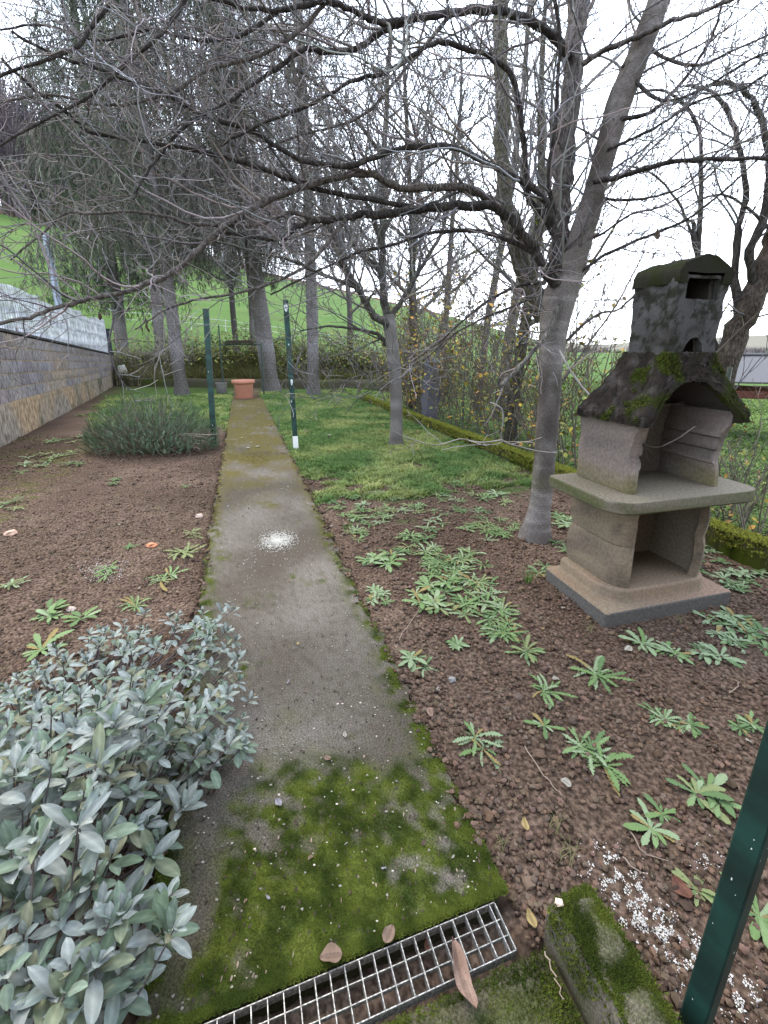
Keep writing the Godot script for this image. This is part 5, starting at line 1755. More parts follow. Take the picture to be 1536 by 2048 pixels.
	shrub("autumn_shrub", "tall narrow shrub with bright yellow and orange leaves by the ivy tree", gb, 3.6, 0.55, 12, 720, Color(0.13, 0.1, 0.08), 420, gold, 0.10, 0.006)
	# grey boulder standing in the hedge
	var rb := zp(860, 800, -9.8)
	rb.y = ground_y(rb.x, rb.z)
	var st := single("standing_stone", lump(91, 0.18), M.crust, rb + Vector3(0, 0.55, 0), "grey pointed stone standing among the hedge shrubs", "stone")
	st.scale = Vector3(0.24, 0.95, 0.2)
	st.material_override = vmat(0.9, grain(77, 0.05, 0.3, 1.1, 4), Vector3(4, 4, 4))
	(st.material_override as StandardMaterial3D).albedo_color = Color(0.5, 0.5, 0.53)
	# brambles on the bank
	k = 0
	var olive := [Color(0.14, 0.18, 0.05), Color(0.2, 0.23, 0.06), Color(0.08, 0.115, 0.035), Color(0.27, 0.25, 0.065), Color(0.13, 0.10, 0.05)]
	for x in [-11.3, -10.2, -9.0, -7.9, -6.7, -5.5, -4.3, -3.2, -2.1, -1.0, 0.1, 1.3]:
		var p := Vector3(x, 0, -20.2 - 0.7 * (k % 2))
		p.y = ground_y(p.x, p.z)
		shrub("bramble_bush", "tangled bramble bush with olive leaves on the bank behind the garden", p, 1.45 + 0.3 * (k % 3), 1.3, 28, 740 + k, Color(0.12, 0.105, 0.08) if k > 2 else Color(0.2, 0.18, 0.15), 1500 if k > 2 else 350, olive, 0.12, 0.007, "brambles on the bank", 0.06)
		k += 1
	# weeds and ivy beyond the kerb beside the barbecue
	k = 0
	for s in [2.3, 3.0, 3.7, 2.6, 3.4]:
		var p := pw(s, 4.1 + 0.3 * (k % 3), 0.0)
		p.y = ground_y(p.x, p.z)
		shrub("hedge_sapling", "thin sapling with a few yellow leaves by the wire fence", p, 1.1, 0.5, 6, 760 + k, Color(0.15, 0.13, 0.11), 60, yellow, 0.05, 0.0028, "saplings by the wire fence")
		k += 1

func make_wire_fence() -> void:
	var at := pw(3.5, 4.15, -0.02)
	var t := thing("wire_fence", "thin chain link fence between the mossy kerb and the field", "fence", at)
	var mb := MB.new()
	var h := 1.25
	var s0 := 0.4
	var s1 := 10.5
	var st := 0.072
	var col := Color(0.16, 0.165, 0.15)
	var s := s0 - h
	while s < s1:
		for sg in [1, -1]:
			var a := s if sg > 0 else s + h
			var b := s + h if sg > 0 else s
			var y0 := 0.0
			var y1 := h
			var pts := PackedVector3Array()
			for k in 7:
				var f := k / 6.0
				var ss := lerpf(a, b, f)
				if ss < s0 or ss > s1:
					continue
				var p := pw(ss, 4.15 + (0.002 * sg), lerpf(y0, y1, f) - 0.05)
				pts.append(p)
			if pts.size() > 1:
				mb.tube(pts, taper(pts.size(), 0.0013, 0.0013), 3, col)
		s += st
	for y in [0.0, 0.62, 1.2]:
		mb.tube(PackedVector3Array([pw(s0, 4.155, y), pw(s1, 4.155, y)]), PackedFloat32Array([0.0018, 0.0018]), 3, col)
	part(t, "wire_mesh", mb.done(at), M.steel)
	for p in [0.4, 2.9, 5.4, 7.9, 10.4]:
		var pm := MB.new()
		pm.tube(PackedVector3Array([pw(p, 4.19, -0.3), pw(p, 4.19, 1.35)]), PackedFloat32Array([0.02, 0.02]), 8, Color(0.10, 0.12, 0.10), true)
		part(t, "post", pm.done(at), M.paint)

func make_far() -> void:
	# bare wood on the hill
	rng.seed = 900
	for variant in 2:
		var mb := MB.new()
		var P := {"kids": [0.6, 0.7, 0.0], "from": [0.25, 0.2, 0], "angle": [0.3, 0.8], "flat": 0.0, "up": 0.5, "len": [3.4, 2.0], "thin": 0.5, "rmin": 0.045, "rmax": [0.09, 0.06], "seg": 0.9, "wander": 0.12, "lift": 0.08, "levels": 2, "spur": 0.0, "col": Color(1, 1, 1)}
		var pts := bend(Vector3.ZERO, Vector3.UP, 17.0, 8, 0.05, 0.0)
		var rad := taper(pts.size(), 0.2, 0.05)
		mb.tube(pts, rad, 5, Color(1.25, 1.2, 1.2))
		for k in 16:
			var a := rng.randi_range(2, 8)
			grow(mb, pts[a], side_of(Vector3.UP, rng.randf_range(0.4, 0.9)), rng.randf_range(3.0, 6.0), 0.09, 0, P)
		var xs := []
		var cs := []
		for k in 900:
			var u := 148.0 + pow(rng.randf(), 1.4) * 70.0
			var v := rng.randf_range(-150.0, 170.0)
			var x := -0.9 * u + 0.43 * v
			var z := -0.43 * u - 0.9 * v
			if z > -20.0:
				continue
			xs.append(Transform3D(Basis(Vector3.UP, rng.randf() * 6.0).scaled(Vector3.ONE * rng.randf_range(1.1, 2.0)), Vector3(x, hill(x, z) - 0.3, z)))
			cs.append(jit(Color(0.13, 0.108, 0.118), 0.3))
		copies("woodland", mb.done(), M.twig, xs, cs, null, "bare purple grey wood along the top of the hill meadow", "wood")
	# brushwood in front of the wood
	var xs2 := []
	var cs2 := []
	for k in 900:
		var u := 146.0 + rng.randf() * 14.0
		var v := rng.randf_range(-150.0, 170.0)
		var x := -0.9 * u + 0.43 * v
		var z := -0.43 * u - 0.9 * v
		xs2.append(Transform3D(Basis(Vector3.UP, rng.randf() * 6.0).scaled(Vector3.ONE * rng.randf_range(0.8, 1.8)), Vector3(x, hill(x, z), z)))
		cs2.append(jit(Color(0.14, 0.10, 0.09), 0.3))
	copies("brushwood", tuft(88, 26, 2.2, 0.09, 0.9, 2, 0.8), M.twig, xs2, cs2, null, "reddish brown brushwood at the foot of the hill wood", "brush")
	# distant hills
	var hb := MB.new()
	var prev := []
	for k in 61:
		var g := deg_to_rad(-25.0 + 95.0 * k / 60)
		var d := Vector3(sin(g), 0, -cos(g))
		var r := 1500.0
		var hh := 14.0 + 30.0 * (0.5 + nz.get_noise_1d(k * 3.0)) + 6.0 * nf.get_noise_1d(k * 60.0)
		var row := [d * (r - 900.0) + Vector3(0, -1.5, 0), d * (r - 500.0) + Vector3(0, 1.0, 0), d * r + Vector3(0, hh, 0), d * (r + 300.0) + Vector3(0, -5, 0)]
		if k > 0:
			for j in 3:
				hb.quad(prev[j], prev[j + 1], row[j + 1], row[j], [Color(0.12, 0.19, 0.06), Color(0.11, 0.105, 0.075), Color(0.11, 0.105, 0.075)][j])
		prev = row
	smooth(hb, 60.0)
	structure("hills", hb.done(), M.twig)
	# tree line at the far edge of the field
	var xs := []
	var cs := []
	for k in 420:
		var g := deg_to_rad(rng.randf_range(-5.0, 62.0))
		var r := rng.randf_range(330.0, 420.0)
		xs.append(Transform3D(Basis(Vector3.UP, rng.randf() * 6.0).scaled(Vector3.ONE * rng.randf_range(1.2, 2.6)), Vector3(sin(g) * r, -0.5, -cos(g) * r)))
		cs.append(jit(Color(0.13, 0.115, 0.12), 0.3))
	copies("tree_line", tuft(89, 40, 2.6, 0.12, 0.8, 2, 1.4), M.twig, xs, cs, null, "grey line of far trees along the edge of the field", "trees")
	# electric fence on the meadow: white stakes and tape
	rng.seed = 930
	var a := zp(250, 668, -33.0)
	var pts := []
	for k in 9:
		var px := 250.0 + k * 68.0
		var z := -33.0 - 3.0 * k
		var q := zp(px, 690, z)
		q.y = hill(q.x, q.z) - 0.02
		pts.append(q)
	var t := thing("electric_fence", "white stakes and tape of an electric fence across the meadow", "fence", pts[0])
	for p in pts:
		var mb := MB.new()
		mb.tube(PackedVector3Array([p - pts[0], p - pts[0] + Vector3(0.05, 1.15, 0)]), PackedFloat32Array([0.03, 0.03]), 5, Color(0.75, 0.75, 0.75), true)
		part(t, "stake", mb.done(), M.white)
	for y in [0.55, 1.05]:
		var mb := MB.new()
		var l := PackedVector3Array()
		for p in pts:
			l.append(p - pts[0] + Vector3(0.04, y, 0))
		mb.tube(l, taper(l.size(), 0.016, 0.016), 4, Color(0.75, 0.75, 0.76))
		part(t, "tape", mb.done(), M.white)
	# shelter in the field behind the barbecue
	var sb := zp(1510, 760, -9.0)
	sb.y = ground_y(sb.x, sb.z)
	t = thing("field_shelter", "small field shelter with grey pitched roof and red brown rail", "shelter", sb, -0.4)
	var mb := MB.new()
	for e in [[-1.0, -0.75], [1.0, -0.75], [-1.0, 0.75], [1.0, 0.75]]:
		mb = MB.new()
		mb.box(Transform3D(Basis.IDENTITY, Vector3(e[0], 0.55, e[1])), Vector3(0.1, 1.3, 0.1), Color(0.16, 0.09, 0.07), 0.006)
		part(t, "post", mb.done(), M.wood)
	for e in [0.75, -0.75]:
		mb = MB.new()
		mb.box(Transform3D(Basis.IDENTITY, Vector3(0, 0.93, e + 0.07 * signf(e))), Vector3(2.2, 0.14, 0.035), Color(0.2, 0.08, 0.06), 0.005)
		part(t, "rail", mb.done(), M.wood)
		mb = MB.new()
		mb.box(Transform3D(Basis(Vector3.RIGHT, 0.5 * signf(e)), Vector3(0, 1.42, e * 0.55)), Vector3(2.6, 0.04, 1.1), Color(0.16, 0.155, 0.16), 0.006)
		part(t, "roof_slope", mb.done(), M.concrete)

# ------------------------------------------------------------------ sage
func sage_leaf(seed_: int) -> ArrayMesh:      # 1 unit long, along -z
	var r := RandomNumberGenerator.new()
	r.seed = seed_
	var mb := MB.new()
	var segs := 9
	var wd := r.randf_range(0.24, 0.40)
	var curl := r.randf_range(-0.15, 0.4)
	var twist := r.randf_range(-0.35, 0.35)
	var cup := r.randf_range(0.1, 0.55)
	var rows := []
	var pale := Color(0.265, 0.292, 0.265)
	var rib := Color(0.36, 0.385, 0.35)
	for a in segs + 1:
		var f := float(a) / segs
		var u := clampf((f - 0.12) / 0.88, 0.0, 1.0)
		var w := wd * 0.5 * pow(maxf(0.0, sin(PI * clampf(pow(u, 0.95), 0.0, 1.0))), 0.55) if u > 0.0 else 0.0
		w = maxf(w, 0.016 if f < 0.9 else 0.004)
		var y := 0.14 * sin(f * 2.2) - curl * f * f * 0.5
		var g := twist * f
		var row := []
		for b in 5:
			var xx := (b - 2) / 2.0 * w
			var lift := cup * absf(xx) * 0.8 + 0.012 * sin(f * 40.0 + b * 2.0) * absf(xx) / 0.2
			var p := Vector3(xx * cos(g) - lift * sin(g) * 0.3, y + lift + xx * sin(g), -f)
			var q := Vector3(-signf(xx) * cup * 0.7 - sin(g), 1.0, 0.14 * 2.2 * cos(f * 2.2) - curl * f).normalized()
			var tone := 1.0 + 0.10 * sin(a * 2.1 + b * 1.7)
			var c := rib if b == 2 else pale
			row.append(mb.vert(p, q, Color(c.r * tone, c.g * tone, c.b * tone)))
		rows.append(row)
	for a in segs:
		for b in 4:
			mb.tri(rows[a][b], rows[a + 1][b], rows[a][b + 1])
			mb.tri(rows[a][b + 1], rows[a + 1][b], rows[a + 1][b + 1])
	return mb.done()

func make_sage() -> void:
	rng.seed = 1001
	var outline := PackedVector2Array([Vector2(412, 1205), Vector2(470, 1215), Vector2(478, 1300), Vector2(508, 1400), Vector2(486, 1500), Vector2(400, 1540), Vector2(355, 1650), Vector2(372, 1760), Vector2(345, 1850), Vector2(310, 1960), Vector2(180, 2060), Vector2(-40, 2120), Vector2(-260, 2000), Vector2(-220, 1600), Vector2(-160, 1400), Vector2(0, 1350), Vector2(110, 1290), Vector2(220, 1240), Vector2(320, 1215)])
	var base := Vector3(-1.0, ground_y(-1.0, -1.35), -1.35)
	var t := thing("sage_bush", "large grey green sage bush spilling over the path edge", "sage", base)
	var variants := []
	for k in 6:
		variants.append(sage_leaf(2000 + k))
	var wood := Color(0.13, 0.11, 0.105)
	var tips := []
	# shoots: [photo pixel of the tip] chosen over the bush, heights follow a low dome
	var tries := 0
	while tips.size() < 330 and tries < 9000:
		tries += 1
		var q := Vector2(rng.randf_range(-260, 512), rng.randf_range(1200, 2110 if rng.randf() < 0.45 else 1540))
		if not Geometry2D.is_point_in_polygon(q, outline):
			continue
		var dist := 1e9
		for k in outline.size():
			var c := Geometry2D.get_closest_point_to_segment(q, outline[k], outline[(k + 1) % outline.size()])
			dist = minf(dist, c.distance_to(q))
		var h := 0.12 + 0.30 * smoothstep(0.0, 200.0, dist) + rng.randf_range(-0.16, 0.08)
		if q.y > 1700.0:
			h = minf(h, 0.30)
		var p := gp(q.x, q.y, maxf(h, 0.07))
		var ok := true
		for o in tips:
			if (o as Vector3).distance_to(p) < 0.045:
				ok = false
				break
		if ok:
			tips.append(p)
	for e in [[470, 1215, 0.22], [505, 1395, 0.2], [488, 1490, 0.12], [455, 1290, 0.26], [395, 1455, 0.24], [340, 1470, 0.27], [350, 1855, 0.24], [245, 1820, 0.3], [140, 1930, 0.3], [110, 1660, 0.34], [60, 1800, 0.3], [300, 1640, 0.2], [230, 1560, 0.3]]:
		tips.append(gp(e[0], e[1], e[2]))
	var all := []          # [transform, colour, distance]
	var eye := Vector3(0, EYE, 0)
	for tip in tips:
		var root := Vector3(clampf(tip.x - 0.08, -1.7, -0.78), 0, tip.z)
		var mid := pw(clampf(swp(tip.x, tip.z).x, 0.75, 2.1), -0.85)
		root = (tip as Vector3).lerp(mid, rng.randf_range(0.25, 0.6))
		var q := swp(root.x, root.z)
		if q.y > -0.40:
			root = pw(q.x, -0.42 - rng.randf() * 0.1)
		root.y = ground_y(root.x, root.z) - 0.01
		var m: Vector3 = root.lerp(tip, 0.55) + Vector3(rng.randf_range(-0.03, 0.03), -0.03, rng.randf_range(-0.03, 0.03))
		var mb := MB.new()
		var sp := curve_of([root, m, tip], 4)
		mb.tube(sp, taper(sp.size(), 0.0042, 0.0018), 5, jit(wood, 0.3))
		part(t, "stem", mb.done(base), M.twig)
		var up: Vector3 = ((tip as Vector3) - m).normalized()
		up = (up + Vector3(rng.randf_range(-0.4, 0.5), 0.5, rng.randf_range(-0.2, 0.5))).normalized()
		var size := rng.randf_range(0.036, 0.062) * (1.0 + 0.45 * smoothstep(-1.5, -0.9, (tip as Vector3).z))
		var n := rng.randi_range(6, 9)
		var g0 := rng.randf() * TAU
		for k in n:
			var g := g0 + PI * k + (PI / 2) * int(k / 2.0) + rng.randf_range(-0.3, 0.3)
			var f := float(k) / n           # outer leaves first, then the small inner ones
			var sx := up.cross(Vector3(0.3, 0.2, 1)).normalized()
			var sy := up.cross(sx)
			var out := sx * cos(g) + sy * sin(g)
			var d := (out * (1.0 - 0.55 * f) + up * (0.15 + 0.9 * f) + Vector3(0, rng.randf_range(-0.45, 0.15) * (1.0 - f), 0)).normalized()
			var ln := size * (1.15 - 0.65 * f) * rng.randf_range(0.8, 1.2)
			all.append(leaf_frame((tip as Vector3) - up * 0.035 * (1.0 - f), d, up + Vector3(0, 0.4, 0), ln, base, eye))
		# older leaves lower on the shoot
		for k in rng.randi_range(0, 3):
			var f := rng.randf_range(0.5, 0.95)
			var p := sp[0].lerp(sp[sp.size() - 1], f)
			p = sp[int(f * (sp.size() - 1))]
			var g := rng.randf() * TAU
			var d := Vector3(cos(g), rng.randf_range(-0.5, 0.35), sin(g)).normalized()
			all.append(leaf_frame(p, d, Vector3.UP, rng.randf_range(0.05, 0.085), base, eye))
	all.sort_custom(func(a, b): return a[1] > b[1])
	var rest := []
	var rc := []
	var tints := []
	for k in 7:
		var m := leafmat(Color(0.10, 0.13, 0.09), 0.85)
		var c: Color = [Color(1, 1, 1), Color(0.9, 0.94, 0.93), Color(0.78, 0.85, 0.77), Color(1.0, 1.0, 1.0), Color(0.66, 0.74, 0.63), Color(0.82, 0.84, 0.72), Color(0.97, 0.98, 1.0)][k]
		m.albedo_color = c
		m.uv1_triplanar = true
		m.uv1_scale = Vector3(5, 5, 5)
		m.albedo_texture = sagetex
		tints.append(m)
	for k in all.size():
		if k < 300:
			var o := part(t, "leaf", variants[k % 6], tints[rng.randi_range(0, 6)])
			o.transform = all[k][0]
		else:
			rest.append(all[k][0])
			var w := rng.randf()
			rc.append(jit(Color(0.95, 0.98, 0.98) if w < 0.6 else Color(0.6, 0.72, 0.58) if w < 0.9 else Color(0.75, 0.7, 0.5), 0.15))
	copies("leaves", variants[1], M.sage, rest, rc, t)
func leaf_frame(p: Vector3, d: Vector3, up: Vector3, ln: float, base: Vector3, eye: Vector3) -> Array:
	var z := -d
	var x := up.cross(z).normalized()
	var y := z.cross(x).normalized()
	return [Transform3D(Basis(x, y, z).scaled_local(Vector3(ln, ln, ln)), p - base), ln / p.distance_to(eye)]

# ------------------------------------------------------------------ rosemary
func make_rosemary() -> void:
	rng.seed = 1100
	var base := gp(308, 895)
	base.y = ground_y(base.x, base.z)
	var t := thing("rosemary_bush", "wide dark green rosemary bush beside the green post", "rosemary", base)
	var mb := MB.new()
	# a sprig: stem with needle leaves, 1 unit long
	for k in 90:
		var f := k / 90.0
		var g := k * 2.4
		var p := Vector3(0.02 * sin(f * 4.0), f, 0)
		var d := Vector3(cos(g), 0.75, sin(g)).normalized()
		var ln := 0.105 * (1.1 - 0.4 * f)
		var ac := d.cross(Vector3.UP).normalized() * 0.011
		var tone := 0.75 + 0.4 * f * 0.0 + 0.35 * absf(sin(k * 12.9))
		var c := Color(tone, tone, tone)
		var q := (Vector3(0, 1, 0) - d * 0.5).normalized()
		var k0 := mb.vert(p - ac * 0.6, q, c)
		mb.vert(p + ac * 0.6, q, c); mb.vert(p + d * ln, q, c)
		mb.tri(k0, k0 + 2, k0 + 1)
	mb.tube(PackedVector3Array([Vector3.ZERO, Vector3(0.02, 0.5, 0), Vector3(0, 1, 0)]), PackedFloat32Array([0.012, 0.009, 0.005]), 3, Color(1.0, 0.8, 0.7))
	var sprig := mb.done()
	var xs := []
	var cs := []
	var stems := MB.new()
	for k in 4200:
		var g := rng.randf() * TAU
		var rr := sqrt(rng.randf())
		var o := Vector3(cos(g) * rr * 1.0, 0, sin(g) * rr * 0.62)
		var hgt := 0.84 * sqrt(maxf(0.02, 1.0 - rr * rr * 0.92))
		var low := rng.randf_range(0.05, 1.0)
		var p := Vector3(o.x, hgt * low, o.z)
		var out := Vector3(o.x * 0.75, 0.75 + rng.randf_range(-0.1, 0.4), o.z * 0.9) + Vector3(rng.randf_range(-0.6, 0.6), rng.randf_range(-0.35, 0.0), rng.randf_range(-0.6, 0.6))
		out = out.normalized()
		var s := rng.randf_range(0.07, 0.155)
		xs.append(Transform3D(Basis(Quaternion(Vector3.UP, out)) * Basis(Vector3.UP, rng.randf() * 6.0).scaled(Vector3(s * 1.35, s, s * 1.35)), p))
		cs.append(jit(Color(0.075, 0.12, 0.068) if rng.randf() < 0.7 else Color(0.15, 0.2, 0.13), 0.45))
		if k % 14 == 0:
			stems.tube(curve_of([Vector3(o.x * 0.25, -0.05, o.z * 0.25), Vector3(o.x * 0.6, hgt * 0.3, o.z * 0.6), p], 3), taper(7, 0.011, 0.004), 4, jit(Color(0.2, 0.16, 0.125), 0.25))
	copies("sprigs", sprig, M.needle, xs, cs, t)
	# bare woody shoots sprawling to the post
	for k in 12:
		var e := Vector3(rng.randf_range(0.7, 1.1), rng.randf_range(0.03, 0.35), rng.randf_range(-0.1, 0.45))
		stems.tube(curve_of([Vector3(0.2, 0.05, 0.1), Vector3(0.5, rng.randf_range(0.1, 0.3), 0.2), e], 4), taper(9, 0.012, 0.004), 4, jit(Color(0.22, 0.18, 0.15), 0.25))
	part(t, "stems", stems.done(), M.twig)

# ------------------------------------------------------------------ weeds, grass, litter
func weed_leaf(seed_: int, lobed: float, wd: float) -> ArrayMesh:     # 1 unit long along -z, arching
	var r := RandomNumberGenerator.new()
	r.seed = seed_
	var mb := MB.new()
	var segs := 19
	var rows := []
	var arch := r.randf_range(0.04, 0.22)
	var sway := r.randf_range(-0.3, 0.3)
	for a in segs + 1:
		var f := float(a) / segs
		var w := wd * (0.14 + 0.86 * pow(f, 0.75)) * (1.0 if f < 0.72 else pow(maxf(0.0, 1.0 - pow((f - 0.72) / 0.28, 1.6)), 0.8))
		if a % 2 == 1 and f < 0.92:
			w *= 1.0 - lobed * r.randf_range(0.75, 1.0)
		else:
			w *= r.randf_range(0.75, 1.15)
		w = maxf(w, 0.012)
		var x := sway * f * f
		var y := arch * sin(f * 2.9) + 0.015 + r.randf_range(-0.012, 0.012)
		var fwd := 0.05 * lobed if a % 2 == 0 else 0.0
		var q := Vector3(0, 1, 0.9 * arch * cos(f * 2.9)).normalized()
		var t0 := r.randf_range(0.8, 1.15)
		var cc := Color(t0, t0, t0)
		rows.append([mb.vert(Vector3(x - w, y + r.randf_range(-0.02, 0.05), -f + fwd), (q + Vector3(0.35, 0, 0)).normalized(), cc), mb.vert(Vector3(x, y, -f), q, Color(1.35, 1.3, 1.3)), mb.vert(Vector3(x + w, y + r.randf_range(-0.02, 0.05), -f + fwd), (q + Vector3(-0.35, 0, 0)).normalized(), cc)])
	for a in segs:
		for b in 2:
			mb.tri(rows[a][b], rows[a + 1][b], rows[a][b + 1])
			mb.tri(rows[a][b + 1], rows[a + 1][b], rows[a + 1][b + 1])
	return mb.done()

func make_weeds() -> void:
	rng.seed = 1200
	var lobed := []
	for k in 5:
		lobed.append(weed_leaf(3000 + k, 0.66, rng.randf_range(0.12, 0.16)))
	var plain := []
	for k in 4:
		plain.append(weed_leaf(3100 + k, 0.12, rng.randf_range(0.13, 0.20)))
	var tints := []
	for c in [Color(0.115, 0.18, 0.066), Color(0.14, 0.205, 0.088), Color(0.185, 0.24, 0.135), Color(0.085, 0.14, 0.055), Color(0.16, 0.185, 0.08)]:
		var m := leafmat(Color(0.25, 0.32, 0.12), 0.75)
		m.albedo_color = (c as Color).linear_to_srgb()
		tints.append(m)
	var old := leafmat(Color(0.25, 0.2, 0.08), 0.8)
	old.albedo_color = Color(0.20, 0.155, 0.06).linear_to_srgb()
	# [px, py, how many, spread px, leaf length m, 0 lobed 1 plain, label number]
	var spots := [
		[765, 1115, 7, 28, 0.11, 1, 0], [840, 1080, 13, 44, 0.10, 0, 0], [880, 1130, 17, 50, 0.10, 0, 0], [935, 1110, 9, 40, 0.11, 0, 0], [955, 1170, 11, 40, 0.11, 0, 0],
		[870, 1180, 9, 40, 0.11, 1, 0], [935, 1205, 5, 26, 0.10, 0, 0], [985, 1215, 8, 30, 0.11, 0, 0], [1015, 1255, 4, 22, 0.11, 0, 0], [1050, 1292, 2, 14, 0.10, 0, 0], [1130, 1085, 3, 26, 0.09, 0, 0],
		[760, 1190, 6, 22, 0.06, 1, 1], [745, 1170, 3, 12, 0.06, 1, 1],
		[820, 1300, 2, 12, 0.085, 1, 2], [850, 1318, 1, 3, 0.08, 0, 2], [908, 1278, 2, 8, 0.06, 1, 2],
		[1180, 1340, 2, 22, 0.13, 0, 3], [1095, 1372, 2, 12, 0.12, 0, 3], [952, 1462, 1, 2, 0.115, 0, 4], [965, 1480, 1, 2, 0.10, 0, 4], [1090, 1440, 1, 3, 0.08, 1, 4], [1185, 1490, 1, 4, 0.12, 0, 4], [1165, 1475, 1, 3, 0.10, 0, 4], [1210, 1515, 1, 3, 0.11, 0, 4],
		[1290, 1275, 2, 10, 0.10, 1, 5], [1350, 1290, 2, 16, 0.10, 1, 5], [1425, 1300, 3, 24, 0.10, 1, 5], [1445, 1240, 8, 40, 0.09, 1, 5], [1505, 1270, 7, 40, 0.09, 1, 5], [1330, 1415, 2, 20, 0.07, 0, 4], [1370, 1440, 2, 16, 0.06, 1, 4], [1490, 1450, 3, 26, 0.06, 1, 4],
		[1405, 1565, 2, 16, 0.10, 1, 4], [1440, 1590, 1, 4, 0.09, 1, 4], [1308, 1640, 1, 3, 0.085, 1, 6], [1330, 1610, 1, 3, 0.06, 1, 6], [1525, 1810, 1, 6, 0.10, 1, 6], [1400, 1760, 1, 3, 0.06, 1, 6],
		[1430, 1120, 10, 50, 0.075, 1, 7], [1500, 1160, 10, 40, 0.075, 1, 7], [1410, 1095, 4, 20, 0.07, 1, 7],
		[375, 1100, 2, 16, 0.14, 0, 8], [330, 1150, 2, 14, 0.15, 0, 8], [205, 1135, 2, 20, 0.10, 0, 8], [265, 1195, 2, 18, 0.10, 0, 8], [95, 1215, 2, 14, 0.11, 1, 8], [15, 1165, 2, 14, 0.09, 0, 8], [80, 1290, 1, 4, 0.14, 1, 8], [165, 1225, 1, 4, 0.11, 1, 8], [390, 1060, 2, 10, 0.09, 0, 8], [255, 1085, 1, 6, 0.07, 1, 8], [230, 960, 2, 10, 0.08, 1, 8], [370, 970, 1, 3, 0.07, 0, 8],
		[130, 905, 12, 46, 0.13, 0, 9], [60, 925, 6, 34, 0.12, 0, 9], [190, 880, 7, 36, 0.13, 0, 9], [20, 1010, 3, 16, 0.10, 0, 9], [390, 880, 4, 12, 0.12, 1, 9],
		[700, 1010, 16, 40, 0.085, 1, 10], [790, 1000, 18, 50, 0.085, 0, 10], [880, 1010, 18, 50, 0.085, 0, 10], [960, 1045, 15, 46, 0.085, 0, 10], [730, 1050, 13, 36, 0.085, 0, 10], [1010, 1050, 7, 26, 0.085, 0, 10], [1125, 1030, 9, 24, 0.10, 1, 10], [1090, 1130, 3, 20, 0.09, 0, 10], [950, 965, 9, 44, 0.12, 0, 10], [1000, 985, 4, 26, 0.11, 1, 10],
	]
	var names := [
		["dandelion", "dandelion rosette in the broad patch of weeds between path and cherry tree"],
		["clover_plant", "small bluish clover plant hugging the path edge below the weed patch"],
		["young_weed", "young leafy weed on bare soil close to the path edge"],
		["dandelion", "jagged dandelion growing on bare soil in front of the barbecue plinth"],
		["dandelion", "lone dandelion on the crumbly soil between path and green post"],
		["broad_weed", "pale broad leaved weed on the soil beside the barbecue plinth corner"],
		["dock_seedling", "dock seedling with smooth oval leaves near the white lime spill"],
		["ground_weed", "blue green ground weed in the strip between barbecue and mossy kerb"],
		["dandelion", "large dandelion on the bare bed between wall and path"],
		["dandelion", "dandelion rosette at the foot of the block wall near the rosemary"],
		["dandelion", "dandelion rosette along the ragged front edge of the lawn"]]
	var groups := ["weed patch by the path", "clover at the path edge", "young weeds by the path", "dandelions before the barbecue", "lone dandelions on the soil", "broad weeds by the plinth", "dock seedlings", "weeds behind the barbecue", "dandelions on the bare bed", "weeds by the wall", "weeds at the lawn edge"]
	for e in spots:
		for k in e[2]:
			var g := rng.randf() * TAU
			var rr: float = e[3] * sqrt(rng.randf())
			var p := ground_at(e[0] + cos(g) * rr, e[1] + sin(g) * rr * 0.7)
			var q := swp(p.x, p.z)
			if q.y > -0.37 and q.y < 0.64:
				continue
			p.y += 0.004
			var nm: Array = names[e[6]]
			var near: bool = p.length() < 3.3
			var t := thing(nm[0], nm[1], "weed", p, rng.randf() * TAU, groups[e[6]])
			var n := rng.randi_range(9, 14)
			var tint: StandardMaterial3D = tints[rng.randi_range(0, 4)]
			if e[6] in [1, 7, 5]:
				tint = tints[[2, 3, 2][rng.randi_range(0, 2)]]
			var joined := MB.new()
			for j in n:
				var a := TAU * j / n + rng.randf_range(-0.3, 0.3)
				var ln: float = e[4] * rng.randf_range(0.4, 1.2)
				var b := Basis(Vector3.UP, a) * Basis(Vector3.RIGHT, rng.randf_range(-0.03, 0.24))
				b = b.scaled_local(Vector3(ln, ln * rng.randf_range(0.35, 0.8), ln))
				var m: ArrayMesh = (lobed if e[5] == 0 else plain)[rng.randi_range(0, 3)]
				if near:
					var o := part(t, "leaf", m, tint if rng.randf() < 0.6 else tints[rng.randi_range(0, 3)] if rng.randf() < 0.82 else old)
					o.transform = Transform3D(b, Vector3.ZERO)
				else:
					var arr := m.surface_get_arrays(0)
					var k0 := joined.v.size()
					var x := Transform3D(b, Vector3(0, 0.001 * j, 0))
					joined.v.append_array(x * (arr[Mesh.ARRAY_VERTEX] as PackedVector3Array))
					joined.n.append_array(Transform3D(b.orthonormalized(), Vector3.ZERO) * (arr[Mesh.ARRAY_NORMAL] as PackedVector3Array))
					joined.c.append_array(arr[Mesh.ARRAY_COLOR])
					for i in arr[Mesh.ARRAY_INDEX]:
						joined.i.append(k0 + i)
			if not near:
				part(t, "leaves", joined.done(), tint)

